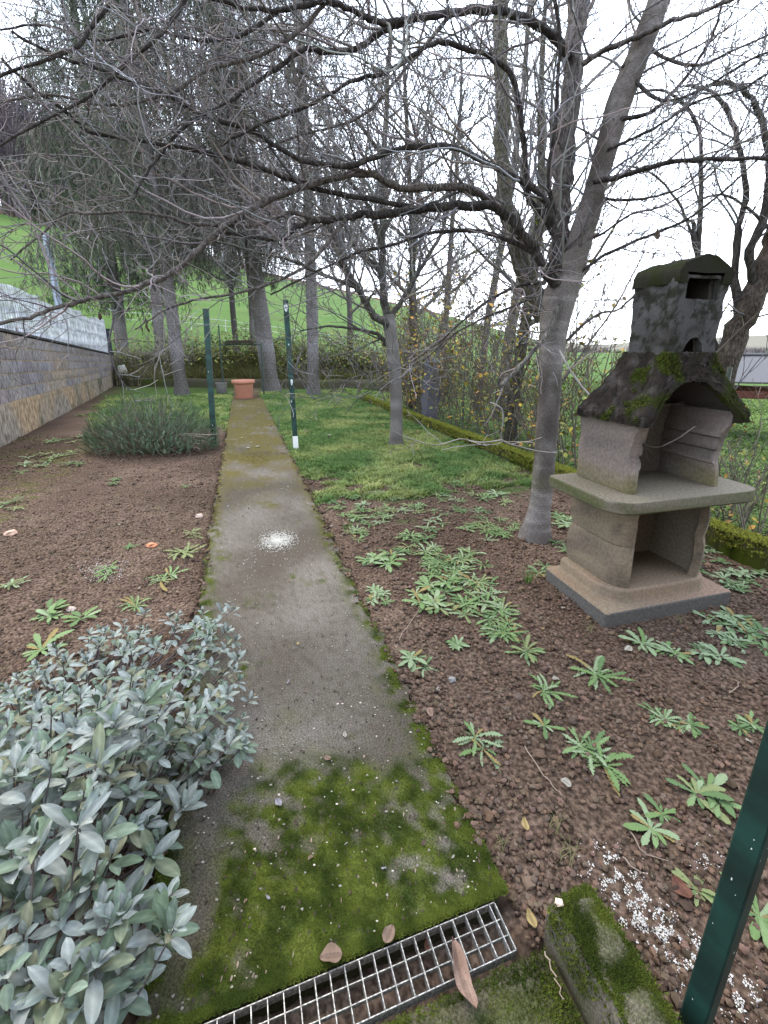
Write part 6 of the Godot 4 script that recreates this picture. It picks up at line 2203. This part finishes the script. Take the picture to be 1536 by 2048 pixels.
func make_grass() -> void:
	rng.seed = 1300
	var xs := []
	var cs := []
	var kinds := [tuft(71, 9, 0.095, 0.0055, 0.9, 2, 0.02), tuft(72, 8, 0.06, 0.008, 1.3, 2, 0.035)]
	for v in 2:
		xs = []
		cs = []
		for k in 70000:
			var s := 4.2 + pow(rng.randf(), 1.15) * 12.5
			var w := rng.randf_range(0.6, 3.47) if rng.randf() < 0.68 else rng.randf_range(-5.5, -0.33)
			var p := pw(s, w)
			if p.z < -17.8 or rng.randf() > lawn_at(p.x, p.z) * 1.05:
				continue
			p.y = ground_y(p.x, p.z) - 0.004
			var r := rng.randf_range(0.55, 1.2) * (1.0 + 0.035 * s)
			xs.append(Transform3D(Basis(Vector3.UP, rng.randf() * TAU).scaled(Vector3(r * 1.1, r * 0.8, r * 1.1)), p))
			var yel := clampf(0.35 + nz.get_noise_2d(p.x * 40.0, p.z * 40.0) * 1.3, 0.0, 1.0)
			cs.append(jit(Color(0.115, 0.195, 0.055).lerp(Color(0.31, 0.335, 0.12), yel), 0.55))
		copies("lawn_grass", kinds[v], M.grass, xs, cs, null, "short green grass of the garden lawn", "grass")
	# field grass beyond the kerb
	xs = []
	cs = []
	for k in 60000:
		var s := rng.randf_range(-1.0, 24.0)
		var w := 3.7 + pow(rng.randf(), 1.4) * 16.0
		var p := pw(s, w)
		if w < 5.2 and rng.randf() < 0.55:
			continue
		p.y = ground_y(p.x, p.z) - 0.01
		var r := rng.randf_range(0.8, 1.7) * (1.0 + 0.04 * w)
		xs.append(Transform3D(Basis(Vector3.UP, rng.randf() * TAU).scaled(Vector3(r * 1.6, r, r * 1.6)), p))
		cs.append(jit(Color(0.09, 0.175, 0.04).lerp(Color(0.17, 0.23, 0.06), rng.randf()), 0.25))
	copies("field_grass", kinds[1], M.grass, xs, cs, null, "bright green grass of the field beyond the wire fence", "grass")
	# long dry grass on the bank
	xs = []
	cs = []
	for k in 5000:
		var p := Vector3(rng.randf_range(-13.0, 2.0), 0, rng.randf_range(-22.5, -18.7))
		p.y = ground_y(p.x, p.z)
		var r := rng.randf_range(0.7, 1.6)
		xs.append(Transform3D(Basis(Vector3.UP, rng.randf() * TAU).scaled(Vector3(r, r, r)), p))
		cs.append(jit(Color(0.15, 0.14, 0.06) if p.x > -9.0 else Color(0.23, 0.20, 0.13), 0.3))
	copies("bank_grass", tuft(73, 12, 0.7, 0.018, 1.1, 3, 0.12), M.grass, xs, cs, null, "long rough grass on the bank behind the garden", "grass")
	# single tufts on the bare soil
	var tm := tuft(74, 26, 0.12, 0.0035, 1.2, 3, 0.02)
	for e in [[1055, 1155, 1.3, "green"], [1260, 690, 0, ""], [700, 1045, 0.8, "green"], [690, 1050, 0.7, "green"], [1135, 1700, 0.9, "thin"], [1000, 1680, 0.7, "thin"], [1180, 1250, 0.7, "thin"], [1360, 1230, 0.6, "thin"], [870, 1395, 0.35, "thin"], [1110, 1640, 0.7, "thin"]]:
		if e[2] == 0:
			continue
		var o := single("grass_tuft", tm if e[3] == "green" else tuft(75, 12, 0.12, 0.0022, 1.4, 3, 0.03), M.grass, ground_at(e[0], e[1]), "fresh green grass tuft growing on the soil among the weeds" if e[3] == "green" else "thin withered grass tuft on the crumbly soil", "grass", "green grass tufts" if e[3] == "green" else "thin grass tufts")
		o.scale = Vector3.ONE * e[2]
		var m := leafmat(Color(0.5, 0.6, 0.25), 0.7)
		m.albedo_color = (Color(0.13, 0.24, 0.06) if e[3] == "green" else Color(0.2, 0.2, 0.09)).linear_to_srgb()
		o.material_override = m

func dead_leaf(seed_: int, wd: float) -> ArrayMesh:      # 1 unit, curled, with a torn edge
	var r := RandomNumberGenerator.new()
	r.seed = seed_
	var mb := MB.new()
	var segs := 16
	var rows := []
	var curl := r.randf_range(0.1, 0.6)
	var roll := r.randf_range(0.1, 0.8)
	var ph := r.randf() * 6.0
	var grid := []
	for a in segs + 1:
		var f := float(a) / segs
		var row := []
		for b in 7:
			var u := (b - 3) / 3.0
			var w := wd * 0.5 * pow(maxf(0.0, sin(PI * pow(f, 0.8))), 0.75) * (1.0 + 0.03 * sin(f * 9.0 + ph * signf(u)) + r.randf_range(-0.035, 0.035) * absf(u)) + 0.006
			var y := curl * pow(f - 0.45, 2.0) * 1.2 + roll * u * u * w * (0.7 + 0.5 * sin(f * 5.0 + ph)) + 0.02 * sin(f * 11.0 + u * 3.0 + ph)
			row.append(Vector3(u * w + 0.06 * sin(f * 3.0 + ph), y, 0.5 - f))
		grid.append(row)
	for a in segs:
		for b in 6:
			var tone := (0.72 if b == 2 or b == 3 else 1.0) * r.randf_range(0.85, 1.1)
			mb.quad(grid[a][b], grid[a + 1][b], grid[a + 1][b + 1], grid[a][b + 1], Color(tone, tone, tone))
	for k in mb.n.size():
		if mb.n[k].y < 0.0:
			mb.n[k] = -mb.n[k]
	smooth(mb, 70.0)
	return mb.done()
func make_litter() -> void:
	rng.seed = 1400
	var shapes := []
	for k in 4:
		shapes.append(dead_leaf(4000 + k, 0.5 + 0.12 * k))
	var cmat := {}
	var cols := {"tan": Color(0.25, 0.17, 0.125), "pink": Color(0.33, 0.22, 0.17), "rust": Color(0.17, 0.075, 0.05), "yellow": Color(0.40, 0.30, 0.13), "pale": Color(0.40, 0.37, 0.31), "brown": Color(0.11, 0.075, 0.055), "grey": Color(0.33, 0.31, 0.34)}
	for c in cols:
		var m := leafmat(Color(0.4, 0.3, 0.2), 0.75)
		m.albedo_color = (cols[c] as Color).linear_to_srgb()
		m.uv1_triplanar = true
		m.uv1_scale = Vector3(2.5, 2.5, 2.5)
		m.albedo_texture = sagetex
		cmat[c] = m
	# [px, py, length m, colour, height, label]
	var L := [
		[925, 1955, 0.145, "pink", 0.012, "long pinkish brown dead leaf lying across the drain grate"],
		[662, 1915, 0.06, "tan", 0.012, "curled brown dead leaf at the grate edge on moss"],
		[778, 1870, 0.045, "tan", 0.01, "rolled tan dead leaf at the end of the path moss"],
		[857, 1872, 0.032, "rust", -0.03, "rust red leaf scrap lying inside the drain grate"],
		[388, 1560, 0.05, "rust", 0.012, "reddish brown dead leaf on the path under the sage"],
		[402, 1613, 0.04, "grey", 0.01, "grey violet dead leaf on the path beside the sage"],
		[655, 1517, 0.032, "tan", 0.01, "small tan leaf at the edge of the moss patch"],
		[557, 1608, 0.03, "grey", 0.01, "pale violet leaf scrap on the moss patch"],
		[690, 1470, 0.026, "pale", 0.012, "white folded petal on the bare concrete of the path"],
		[861, 1412, 0.045, "pink", 0.0, "pink heart shaped leaf on soil at the path edge"],
		[1052, 1634, 0.04, "yellow", 0.0, "yellow oval leaf alone on the dark crumbs of soil"],
		[1064, 1823, 0.042, "yellow", 0.0, "cream yellow leaf on soil between grate and stub wall"],
		[1133, 1556, 0.04, "pale", 0.0, "white willow leaf on soil beside a dandelion"],
		[1258, 1286, 0.05, "pale", 0.0, "pale narrow leaf on soil in front of the plinth"],
		[1112, 1350, 0.04, "pale", 0.0, "whitish leaf between two jagged dandelions"],
		[1365, 1762, 0.06, "rust", 0.0, "long reddish brown leaf beside the lime spill"],
		[1501, 1228, 0.035, "yellow", 0.0, "yellow leaf among the weeds beside the barbecue"],
		[596, 1288, 0.02, "yellow", 0.008, "tiny yellow leaf halfway along the concrete path"],
		[515, 1248, 0.02, "pale", 0.008, "tiny white leaf on the path below the grain heap"],
		[1080, 1282, 0.025, "rust", 0.02, "red leaf tip in the last rosette of the weed patch"],
		[1127, 1207, 0.03, "pale", 0.0, "small pale leaf on soil left of the plinth"],
		[878, 1365, 0.03, "pale", 0.0, "pale leaf on soil near the young weeds"],
	]
	for e in L:
		var lab: String = e[5]
		lab = lab.replace("left of the plinth", "near the plinth edge")
		var p := gp(e[0], e[1], maxf(e[4], 0.0) if e[4] >= 0.0 else 0.0)
		var q := swp(p.x, p.z)
		if not (q.y > -0.36 and q.y < 0.63):
			p.y = maxf(ground_y(p.x, p.z) + 0.012, p.y - 0.05)
		p.y += e[4] if e[4] < 0.0 else 0.004
		var o := single("fallen_leaf", shapes[rng.randi_range(0, 3)], cmat[e[3]], p, lab, "leaf")
		o.rotation = Vector3(rng.randf_range(-0.25, 0.25), rng.randf() * TAU if e[0] != 925 else 0.25, rng.randf_range(-0.3, 0.3))
		o.scale = Vector3(e[2] * (0.55 if e[0] == 925 else 0.9), e[2], e[2])
	# many scraps on the path and soil
	var n := 0
	for k in 95:
		var s := 0.85 + pow(rng.randf(), 1.3) * 8.0
		var w := rng.randf_range(-0.3, 0.57)
		var c: String = ["brown", "brown", "tan", "pale", "grey", "brown"][rng.randi_range(0, 5)]
		var o := single("leaf_scrap", shapes[rng.randi_range(0, 3)], cmat[c], pw(s, w, 0.008), {"brown": "dark withered leaf scrap on the concrete path", "tan": "tan leaf scrap on the concrete path", "pale": "small whitish leaf scrap on the concrete path", "grey": "greyish leaf scrap on the concrete path"}[c], "leaf", c + " scraps on the path")
		var l := rng.randf_range(0.010, 0.030)
		o.rotation = Vector3(rng.randf_range(-0.4, 0.4), rng.randf() * TAU, rng.randf_range(-0.4, 0.4))
		o.scale = Vector3(l * rng.randf_range(0.3, 0.9), l, l)
	for k in 60:
		var s := 0.9 + pow(rng.randf(), 1.2) * 5.5
		var w := rng.randf_range(0.66, 3.3) if k % 3 > 0 else rng.randf_range(-2.6, -0.45)
		var p := pw(s, w)
		p.y = ground_y(p.x, p.z) + 0.012
		var c: String = ["yellow", "tan", "pale", "pale"][rng.randi_range(0, 3)]
		var o := single("soil_leaf", shapes[rng.randi_range(0, 3)], cmat[c], p, {"yellow": "small yellow leaf on the garden soil", "tan": "small tan leaf on the garden soil", "pale": "small whitish leaf on the garden soil"}[c], "leaf", c + " leaves on the soil")
		var l := rng.randf_range(0.018, 0.036)
		o.rotation = Vector3(rng.randf_range(-0.4, 0.4), rng.randf() * TAU, rng.randf_range(-0.4, 0.4))
		o.scale = Vector3(l * 0.7, l, l)
	for k in 26:
		var s := rng.randf_range(6.0, 14.0)
		var w := rng.randf_range(-0.28, 0.55) if k % 2 == 0 else rng.randf_range(0.8, 3.2)
		var p := pw(s, w, 0.012 if k % 2 == 0 else 0.03)
		var o := single("lawn_leaf", shapes[rng.randi_range(0, 3)], cmat[["yellow", "pale", "tan"][k % 3]], p, "pale fallen leaf at the far end of path and lawn", "leaf", "leaves at the far end")
		o.rotation.y = rng.randf() * TAU
		o.scale = Vector3.ONE * rng.randf_range(0.05, 0.09)
	# withered leaves still hanging on the twigs
	for e in [[293, 655, -2.55, 0.06, "dark withered leaf hanging from a low cherry twig above the rosemary"], [286, 662, -2.56, 0.05, "second dark withered leaf curled beside the one above the rosemary"], [199, 632, -2.5, 0.045, "dark withered leaf hanging in front of the white fence"], [285, 112, -2.6, 0.06, "dark withered leaf hanging high among the cherry twigs"], [1315, 470, -3.1, 0.07, "dark withered leaf hanging above the barbecue chimney"]]:
		var o := single("hanging_leaf", shapes[rng.randi_range(0, 3)], cmat["brown"], zp(e[0], e[1], e[2]), e[4], "leaf")
		o.rotation = Vector3(1.3 + rng.randf_range(-0.2, 0.2), rng.randf() * TAU, rng.randf_range(-0.3, 0.3))
		o.scale = Vector3(e[3] * 0.8, e[3], e[3])
	# stones
	for e in [[20, 1062, 0.045, Color(0.42, 0.27, 0.2), "rounded pinkish stone on the bare bed near the wall"], [302, 1084, 0.038, Color(0.5, 0.2, 0.1), "orange brick stone on the bare bed"], [398, 1026, 0.035, Color(0.42, 0.3, 0.25), "pale pink stone at the path edge beyond the orange one"], [140, 1208, 0.025, Color(0.4, 0.32, 0.27), "small beige stone among dandelions on the bare bed"], [340, 1352, 0.03, Color(0.25, 0.2, 0.18), "dark stone under the sage bush"], [905, 1345, 0.02, Color(0.2, 0.19, 0.18), "small grey pebble on soil beside young weeds"]]:
		var p := ground_at(e[0], e[1])
		var o := single("stone", lump(300 + int(e[0]), 0.2), flat(e[3]), p + Vector3(0, e[2] * 0.3, 0), e[4], "stone")
		o.scale = Vector3(e[2] * 1.2, e[2] * 0.7, e[2])
	# fallen twigs
	for e in [[[770, 1305], [805, 1262], [838, 1210], [840, 1185]], [[1260, 1640], [1290, 1690], [1340, 1708]], [[1250, 1700], [1270, 1720], [1300, 1735]], [[1050, 1480], [1100, 1550], [1130, 1580]], [[1460, 1380], [1478, 1362], [1470, 1350]], [[1090, 1900], [1110, 1950], [1125, 2000]]]:
		var keys := []
		for q in e:
			var g := ground_at(q[0], q[1])
			keys.append(g + Vector3(0, 0.014, 0))
		if e[0][0] == 1090:
			for k in 3:
				keys[k] = gp(e[k][0], e[k][1], 0.05)
		var mb := MB.new()
		var pts := curve_of(keys, 5)
		for k in pts.size():
			pts[k] += Vector3(rng.randf_range(-1, 1), 0, rng.randf_range(-1, 1)) * 0.005
		mb.tube(pts, taper(pts.size(), 0.0026, 0.0012), 5, Color(0.26, 0.2, 0.16))
		single("fallen_twig", mb.done(keys[0]), M.twig, keys[0], ["thin forked twig on soil below the weed patch", "thin twig on soil beside the dock seedling", "short twig near the lime spill", "thin pale twig between lone dandelions", "pale crooked twig near the barbecue", "dry stalk lying against the mossy stub wall"][[770, 1260, 1250, 1050, 1460, 1090].find(e[0][0])], "twig")

func make_lime() -> void:
	rng.seed = 1500
	var shapes := [lump(201, 0.4), lump(202, 0.4)]
	# heap on the path
	var xs := []
	var cs := []
	var c := gp(556, 1082)
	for k in 3000:
		var g := rng.randf() * TAU
		var r := absf(rng.randfn(0.0, 0.5))
		var p := c + PN * cos(g) * r * 0.17 + PD * sin(g) * r * 0.22
		if r > 1.0 and rng.randf() < 0.6:
			p += PN * rng.randfn(0.0, 0.12) - PD * absf(rng.randfn(0.0, 0.2))
		var s := rng.randf_range(0.0016, 0.0034)
		p.y = 0.003 + 0.008 * exp(-r * r * 3.0) * rng.randf()
		xs.append(Transform3D(Basis.from_euler(Vector3(rng.randf() * 6.0, rng.randf() * 6.0, 0)).scaled(Vector3(s, s * 0.6, s * 1.3)), p))
		cs.append(jit(Color(0.55, 0.53, 0.48), 0.2))
	copies("spilled_grain", shapes[0], M.chip, xs, cs, null, "heap of white grain spilled on the concrete path", "grain")
	# spill on the soil by the near post, and a smaller one on the bare bed
	xs = []
	cs = []
	var lines := [[[1215, 1705], [1270, 1790], [1330, 1850], [1400, 1910], [1500, 1990]], [[1410, 1690], [1430, 1720]], [[1180, 1690], [1240, 1700]]]
	for k in 7000:
		var li := 0 if rng.randf() < 0.9 else rng.randi_range(1, 2)
		var l: Array = lines[li]
		var f := rng.randf() * (l.size() - 1)
		var a := int(f)
		var q := Vector2(l[a][0], l[a][1]).lerp(Vector2(l[a + 1][0], l[a + 1][1]), f - a)
		q += Vector2(rng.randfn(0.0, 26.0), rng.randfn(0.0, 20.0)) * (1.0 if li == 0 else 0.8)
		var p := gp(q.x, q.y)
		if nf.get_noise_2d(p.x * 420.0, p.z * 420.0) < rng.randf_range(-0.1, 0.25):
			continue
		p.y = ground_y(p.x, p.z) + rng.randf_range(0.001, 0.009)
		var s := rng.randf_range(0.0006, 0.0021) * (1.8 if rng.randf() < 0.06 else 1.0)
		xs.append(Transform3D(Basis.from_euler(Vector3(rng.randf() * 6.0, rng.randf() * 6.0, 0)).scaled(Vector3(s, s * 0.4, s * 1.2)), p))
		cs.append(jit(Color(0.55, 0.53, 0.5), 0.25))
	copies("spilled_lime", shapes[1], M.chip, xs, cs, null, "streak of white lime spilled on the soil beside the near green post", "lime")
	xs = []
	cs = []
	for k in 420:
		var q := Vector2(205 + rng.randfn(0.0, 26.0), 1130 + rng.randfn(0.0, 12.0))
		var p := ground_at(q.x, q.y)
		p.y += 0.008 + rng.randf() * 0.01
		var s := rng.randf_range(0.001, 0.0034)
		xs.append(Transform3D(Basis.from_euler(Vector3(rng.randf() * 6.0, rng.randf() * 6.0, 0)).scaled(Vector3(s, s * 0.6, s * 1.2)), p))
		cs.append(jit(Color(0.5, 0.48, 0.45), 0.25))
	copies("spilled_lime", shapes[1], M.chip, xs, cs, null, "small white lime dusting over a dandelion on the bare bed", "lime")
	# dry straw on the bare bed
	xs = []
	cs = []
	for k in 1500:
		var p := pw(rng.randf_range(1.6, 6.5), rng.randf_range(-4.0, -0.42))
		if nz.get_noise_2d(p.x * 30.0, p.z * 30.0) < -0.05:
			continue
		p.y = ground_y(p.x, p.z) + 0.008
		var s := rng.randf_range(0.5, 1.3)
		xs.append(Transform3D(Basis.from_euler(Vector3(0, rng.randf() * 6.0, rng.randf_range(1.1, 1.6))).scaled(Vector3(s, s, s)), p))
		cs.append(jit(Color(0.27, 0.22, 0.14), 0.3))
	copies("dry_straw", tuft(79, 4, 0.09, 0.0022, 1.0, 2, 0.01), M.grass, xs, cs, null, "dry straw strewn over the bare garden bed", "straw")

# ------------------------------------------------------------------ the house behind the camera
func make_house() -> void:
	var t := thing("house", "rendered house wall standing behind the near slab", "house", Vector3(1.0, -0.1, 2.6))
	var mb := MB.new()
	mb.box(Transform3D(Basis.IDENTITY, Vector3(2.5, 2.9, 0.2)), Vector3(11.0, 5.8, 0.4), Color(0.42, 0.39, 0.34), 0.01)
	part(t, "wall", mb.done(), M.block)
	mb = MB.new()
	mb.box(Transform3D(Basis(Vector3.RIGHT, 0.35), Vector3(2.5, 6.0, 0.5)), Vector3(12.0, 0.12, 2.6), Color(0.22, 0.1, 0.07), 0.01)
	part(t, "roof", mb.done(), M.block)
	mb = MB.new()
	mb.box(Transform3D(Basis.IDENTITY, Vector3(-1.0, 1.05, -0.03)), Vector3(0.95, 2.1, 0.06), Color(0.2, 0.13, 0.08), 0.008)
	var door := part(t, "door", mb.done(), M.wood)
	mb = MB.new()
	mb.tube(PackedVector3Array([Vector3(-0.62, 1.05, -0.06), Vector3(-0.62, 1.05, -0.12), Vector3(-0.74, 1.05, -0.12)]), PackedFloat32Array([0.012, 0.012, 0.01]), 8, Color(0.5, 0.5, 0.5), true)
	part(door, "handle", mb.done(), M.steel)

# ------------------------------------------------------------------ the scene
func _ready() -> void:
	rng.seed = 11
	nz.seed = 5
	nz.frequency = 0.02
	nz.fractal_octaves = 3
	nf.seed = 8
	nf.frequency = 0.05
	nf.fractal_octaves = 2
	var cam := Camera3D.new()
	cam.name = "camera"
	cam.position = Vector3(0, EYE, 0)
	cam.rotation.x = -atan(TILT)
	cam.projection = Camera3D.PROJECTION_FRUSTUM
	cam.keep_aspect = Camera3D.KEEP_HEIGHT
	cam.near = 0.05
	cam.far = 6000.0
	cam.size = 2048.0 / F * cam.near
	cam.frustum_offset = Vector2(0, (CY - 1024.0) / F * cam.near)
	add_child(cam)
	cam.current = true
	var env := Environment.new()
	env.background_mode = Environment.BG_SKY
	var sky := Sky.new()
	var sm := ProceduralSkyMaterial.new()
	sm.sky_top_color = Color(0.80, 0.85, 0.93)
	sm.sky_horizon_color = Color(0.93, 0.95, 0.98)
	sm.sky_curve = 0.2
	sm.ground_bottom_color = Color(0.3, 0.3, 0.28)
	sm.ground_horizon_color = Color(0.8, 0.82, 0.84)
	sm.sun_angle_max = 1.0
	sky.sky_material = sm
	env.sky = sky
	env.tonemap_mode = Environment.TONE_MAPPER_LINEAR
	env.tonemap_exposure = 5.1
	env.sdfgi_enabled = true
	env.ssao_enabled = true
	env.ssil_enabled = true
	var we := WorldEnvironment.new()
	we.environment = env
	add_child(we)
	var sun := DirectionalLight3D.new()
	sun.light_energy = 0.3
	sun.light_angular_distance = 25.0
	sun.light_color = Color(1.0, 0.97, 0.93)
	sun.shadow_enabled = true
	sun.rotation = Vector3(deg_to_rad(-55.0), deg_to_rad(-140.0), 0)
	add_child(sun)
	make_materials()
	make_ground()
	make_path()
	make_near_concrete()
	make_kerb()
	make_wall()
	make_back_edge()
	make_house()
	make_grate()
	make_barbecue()
	make_posts()
	make_main_tree()
	make_second_tree()
	make_background()
	make_wire_fence()
	make_far()
	make_crumbs()
	make_moss()
	make_sage()
	make_rosemary()
	make_weeds()
	make_grass()
	make_litter()
	make_lime()
